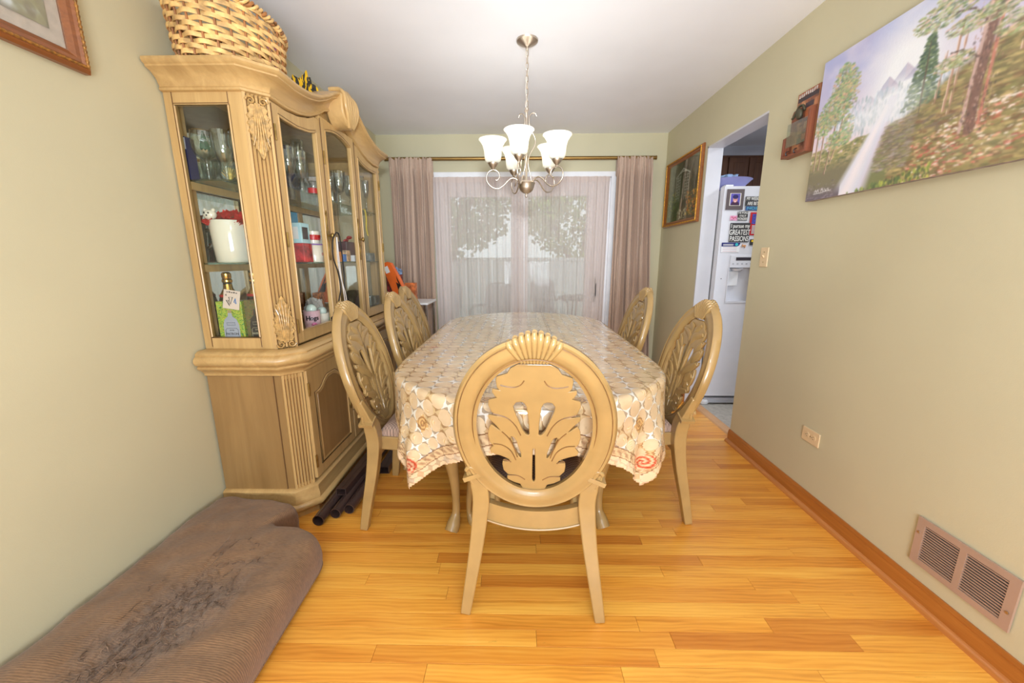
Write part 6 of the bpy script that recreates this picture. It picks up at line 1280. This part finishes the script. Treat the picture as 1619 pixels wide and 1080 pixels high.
# bottom
def champagne(x, y, label):
    o = ware('champagne_bottle', label, (x, y, S0), [(.001, 0), (.042, 0), (.044, .01), (.044, .17), (.036, .205), (.019, .235), (.0155, .29), (.001, .292)], plain('dark_green_bottle', (26, 34, 22), .12, 0, .6) if 'dark_green_bottle' not in bpy.data.materials else bpy.data.materials['dark_green_bottle'], 'champagne bottles', 24, 'bottle')
    G().lathe([(.0445, .06), (.0447, .06), (.0447, .13), (.0445, .13)], 24).obj('label', M_CERAM, o); G().lathe([(.0375, .203), (.0325, .214), (.020, .237), (.017, .262), (.021, .268), (.021, .276), (.017, .282), (.0195, .290), (.0195, .305), (.012, .312), (.001, .313)], 24).obj('foil', M_GOLD, o, smooth=30)
    G().lathe([(.038, .199), (.0385, .205), (.036, .211), (.035, .209)], 24).obj('red_band', M_RED, o); return o
champagne(-1.355, 1.80, 'dark champagne bottle with gold foil left of the green box'); champagne(-1.262, 1.85, 'gold topped champagne bottle behind the drawn card')
def pbox(nm, label, loc, d, rz, base, bottle, stopper):
    m, nt, bs = newmat(nm+'_print'); v = tc(nt); n = noise(nt, v, 34, 3, .5, 4); nt.links.new(ramp(nt, n, [(.36, base[0]), (.47, base[1]), (.53, base[2]), (.62, base[3])]), bs.inputs['Base Color']); bs.inputs['Roughness'].default_value = .35
    o = boxy(nm, label, 'box', loc, d, m, rz, bev=.0015); w = d[0]*.62; h = d[2]
    y = -d[1]/2; sh = [(-w/2, .012), (w/2, .012), (w/2, h*.42), (w*.38, h*.56), (w*.14, h*.64), (w*.12, h*.72), (-w*.12, h*.72), (-w*.14, h*.64), (-w*.38, h*.56), (-w/2, h*.42)]
    G().prism(sh, y-.0008, y-.0001, 'y').obj('printed_bottle', bottle, o, smooth=0); G().prism([(-w*.1, h*.72), (w*.1, h*.72), (w*.14, h*.79), (-w*.14, h*.79)], y-.0008, y-.0001, 'y').obj('stopper_print', stopper, o, smooth=0)
    g = G(); g.tube([(a, y-.0012, b) for a, b in [(-w*.40, .016), (w*.40, .016), (w*.40, h*.30), (w*.3, h*.34), (-w*.3, h*.34), (-w*.40, h*.30)]], .0006, 4, True); g.tube([(a, y-.0012, b) for a, b in [(-w*.26, h*.42), (w*.26, h*.42), (w*.26, h*.48), (-w*.26, h*.48)]], .0006, 4, True); g.obj('label_outline', M_PINK2, o)
    text('lettering', 'PATRON', w*.20, (0, y-.0012, h*.20), (R(90), 0, 0), M_PINK2, o, .0002, .0003); text('lettering', 'SILVER', w*.10, (0, y-.0012, h*.29), (R(90), 0, 0), M_PINK2, o, .0002, .0001); return o
M_PINK2 = plain('dark_label_print', (50, 50, 60), .5)
pbox('gift_tin', 'bright green patterned tin printed with a silver bottle in the side window', (-1.305, 1.752, S0), (.112, .07, .185), R(3), [(60, 110, 40), (150, 200, 80), (210, 190, 60), (70, 130, 50)], plain('silver_print', (170, 174, 196), .35), plain('cork_print', (176, 150, 110), .5))
M_PINK2 = plain('pale_label_print', (190, 180, 150), .5)
pbox('gift_tin', 'dark brown and green patterned tin right of the bright green one', (-1.198, 1.762, S0), (.088, .07, .19), R(6), [(70, 52, 40), (96, 120, 56), (130, 70, 44), (84, 92, 50)], plain('black_print', (40, 32, 32), .35), plain('cork_print2', (60, 50, 44), .5))
o = G().box(-.036, -.0006, -.042, .036, .0006, .042).obj('drawn_card', plain('pale_pink_paper', (228, 206, 196), .7, var=.03), None, smooth=0); o.location = (-1.285, 1.7045+.012, S0+.193); o.rotation_euler = (R(-4), R(9), R(2)); tag(o, 'pale card with a child drawing taped inside the side window', 'card')
for P, mt in (([(-.012, .01), (-.002, -.02), (.004, .012)], M_DKP), ([(-.022, -.005), (-.006, -.028), (-.012, -.004)], M_DKP), ([(.012, -.01), (.016, .008), (.022, -.016)], plain('blue_crayon', (80, 130, 200), .6)), ([(-.028, .018), (-.024, .022), (-.022, .016)], M_DKP)):
    G().tube([(a, -.0010, b) for a, b in P], .0016, 4, True).obj('drawn_figure', mt, o)
g = G(); [g.box(-.024+.010*k, -.0011, .030, -.017+.010*k, -.0007, .034+.002*(k % 2)) for k in range(5)]; g.obj('scribble', M_DKP, o, smooth=0)['kind'] = 'stuff'
mg = ware('mug', 'pink mug with pig face reading Hogs on the cabinet floor', (-1.110, 2.050, S0), [(.001, 0), (.036, 0), (.040, .02), (.042, .098), (.0435, .102), (.040, .102), (.037, .02), (.001, .008)], plain('pale_pink_ceramic', (232, 190, 200), .2, 0, .4, .05, 40), cat='mug')
mg.rotation_euler = (0, 0, R(-56))
for k, (ch_, dy) in enumerate((('H', -.024), ('o', -.006), ('g', .009), ('s', .023))):
    a = dy/.043; o = text('lettering', ch_, .034 if k == 0 else .032, (.0432*math.cos(a), .0432*math.sin(a), .064), (R(90), 0, R(90)+a), M_BLACK, mg, .0006, .0008)
G().ball((.042, .004, .028), .013, .3, 1.1, 1).obj('pig_face', plain('hot_pink_enamel', (224, 110, 160), .3), mg, smooth=80); [G().ball((.0445, .004+s*.005, .028), .0028, .6, 1, 1).obj('nostril', M_BLACK, mg, smooth=80) for s in (-1, 1)]
G().tube(spline([(-.04, 0, .085), (-.07, 0, .08), (-.07, 0, .035), (-.04, 0, .03)], 6), .005, 8).obj('handle', bpy.data.materials['pale_pink_ceramic'], mg)
o = G().ball((0, 0, 0), .028).obj('glass_ball', plain('pale_green_ball', (206, 222, 214), .15, 0, .6), None, smooth=80); o.location = (-1.110, 2.050, S0+.108); tag(o, 'pale round bauble sitting on the pink mug', 'bauble')
o = ware('mug', 'white mug with a cactus drawing behind the pink mug', (-1.105, 2.150, S0), [(.001, 0), (.034, 0), (.037, .02), (.038, .075), (.035, .075), (.001, .008)], M_CERAM, cat='mug'); G().tube([(.0385, .0, .02), (.039, .002, .05)], .004, 6).tube([(.039, .002, .035), (.038, .012, .04), (.0385, .012, .05)], .003, 6).obj('cactus_drawing', plain('green_enamel', (50, 110, 70), .4), o)
o = G().ball((0, 0, 0), .026).obj('glass_ball', bpy.data.materials['pale_green_ball'], None, smooth=80); o.location = (-1.105, 2.150, S0+.085); tag(o, 'pale round bauble sitting on the cactus mug', 'bauble')
o = G().ball((0, 0, 0), .03, 1, 1, .9).obj('red_bauble', M_RED, None, smooth=80); o.location = (-1.088, 2.232, S0+.0275); tag(o, 'red bauble at the foot of the first door', 'bauble')
o = G().ball((0, 0, 0), .024, 1, 1, 1.5).obj('yellow_bauble', plain('yellow_gloss', (236, 206, 50), .3), None, smooth=80); o.location = (-1.155, 2.255, S0+.037); tag(o, 'yellow egg shaped bauble behind the red one', 'bauble')
bs_ = thing('wire_basket', 'long wire edged brown basket on the cabinet floor behind the mugs', 'basket', (-1.25, 2.34, S0))
G().lathe([(.001, .002), (.07, .002), (.09, .05), (.086, .052), (.066, .008), (.001, .008)], 24).obj('basket_bowl', M_WICK2, bs_); G().tube([(.094*math.cos(a), .094*math.sin(a), .054+.003*math.sin(a*20)) for a in [2*PI*i/80 for i in range(80)]], .004, 6, True).obj('twisted_rim', plain('grey_wire', (150, 140, 126), .3, .8), bs_)
o = crumple('white_napkin', (-1.25, 2.34, S0+.03), (.05, .05, .06), plain('white_napkin_cloth', (214, 208, 204), .8), 31, .5); tag(o, 'white napkin bunched in the wire edged basket', 'napkin')
o = G().prism([(-.09, 0), (.09, 0), (.092, .07), (.07, .125), (.03, .16), (-.03, .16), (-.07, .125), (-.092, .07)], -.03, .03, 'x').obj('stone_arch_clock', plain('dark_olive_stone', (74, 66, 48), .6, var=.3, vs=30), None, .006, 30); o.location = (-1.15, 2.69, S0); tag(o, 'dark arched stone ornament behind the middle door', 'ornament')
G().prism([(-.06, .02), (.06, .02), (.06, .07), (.03, .12), (-.03, .12), (-.06, .07)], .029, .034, 'x').obj('dark_face', M_DKP, o, .002, 30)
for k, (x, y) in enumerate([(-1.10, 2.86), (-1.10, 2.945), (-1.185, 2.95), (-1.185, 2.865)]): ware('shot_glass', ['first small glass on the cabinet floor behind the right door', 'second small glass on the cabinet floor behind the right door', 'third small glass by the far end of the cabinet floor', 'small glass set back behind the other three on the cabinet floor'][k], (x, y, S0), TUMB)
boxy('orange_card_box', 'small orange printed box at the back of the first door', 'box', (-1.36, 2.62, S0), (.04, .08, .15), plain('orange_print_box', (206, 120, 80), .4, var=.4, vs=40))
# ------------------------------------------------------------ cords hanging from the door knob
M_WCORD = plain('white_cord', (214, 206, 200), .5)
XK = -.985
o = thing('power_cord', 'black power cord with plug looped over the cabinet door knob', 'cord', (0, 0, 0))
G().tube(spline([(XK, 2.143, 1.372), (XK+.008, 2.125, 1.368), (XK+.006, 2.09, 1.33), (XK, 2.095, 1.24), (XK, 2.13, 1.17), (XK+.004, 2.135, 1.08), (XK, 2.10, 1.00), (XK, 2.05, .965), (XK, 2.03, .935)], 8), .0035, 7).obj('cable', M_BLACK, o)
G().cbox((XK, 2.028, .922), (.016, .022, .032), (.3, 0, 0)).obj('plug', M_BLACK, o, .003); [G().tube([(XK-.004+.008*s, 2.024, .908), (XK-.004+.008*s, 2.020, .893)], .0014, 5).obj('prong', M_BRASS, o) for s in (0, 1)]
G().tube(spline([(XK, 2.145, 1.374), (XK+.008, 2.165, 1.366), (XK+.006, 2.185, 1.28), (XK, 2.205, 1.15), (XK, 2.20, 1.07), (XK, 2.235, 1.0), (XK+.005, 2.28, .95), (XK+.006, 2.31, .90)], 8), .0035, 7).obj('cable', M_BLACK, o)
o = thing('power_cord', 'white cord hanging beside the black one on the door knob', 'cord', (0, 0, 0))
G().tube(spline([(XK+.004, 2.148, 1.350), (XK+.004, 2.150, 1.25), (XK+.002, 2.165, 1.12), (XK+.004, 2.175, 1.0), (XK+.002, 2.170, .90)], 8), .0025, 6).obj('cable', M_WCORD, o); G().tube(spline([(XK+.006, 2.140, 1.352), (XK+.004, 2.135, 1.24), (XK+.006, 2.150, 1.13), (XK+.004, 2.195, 1.03), (XK+.004, 2.185, .92)], 8), .0025, 6).obj('cable', M_WCORD, o)
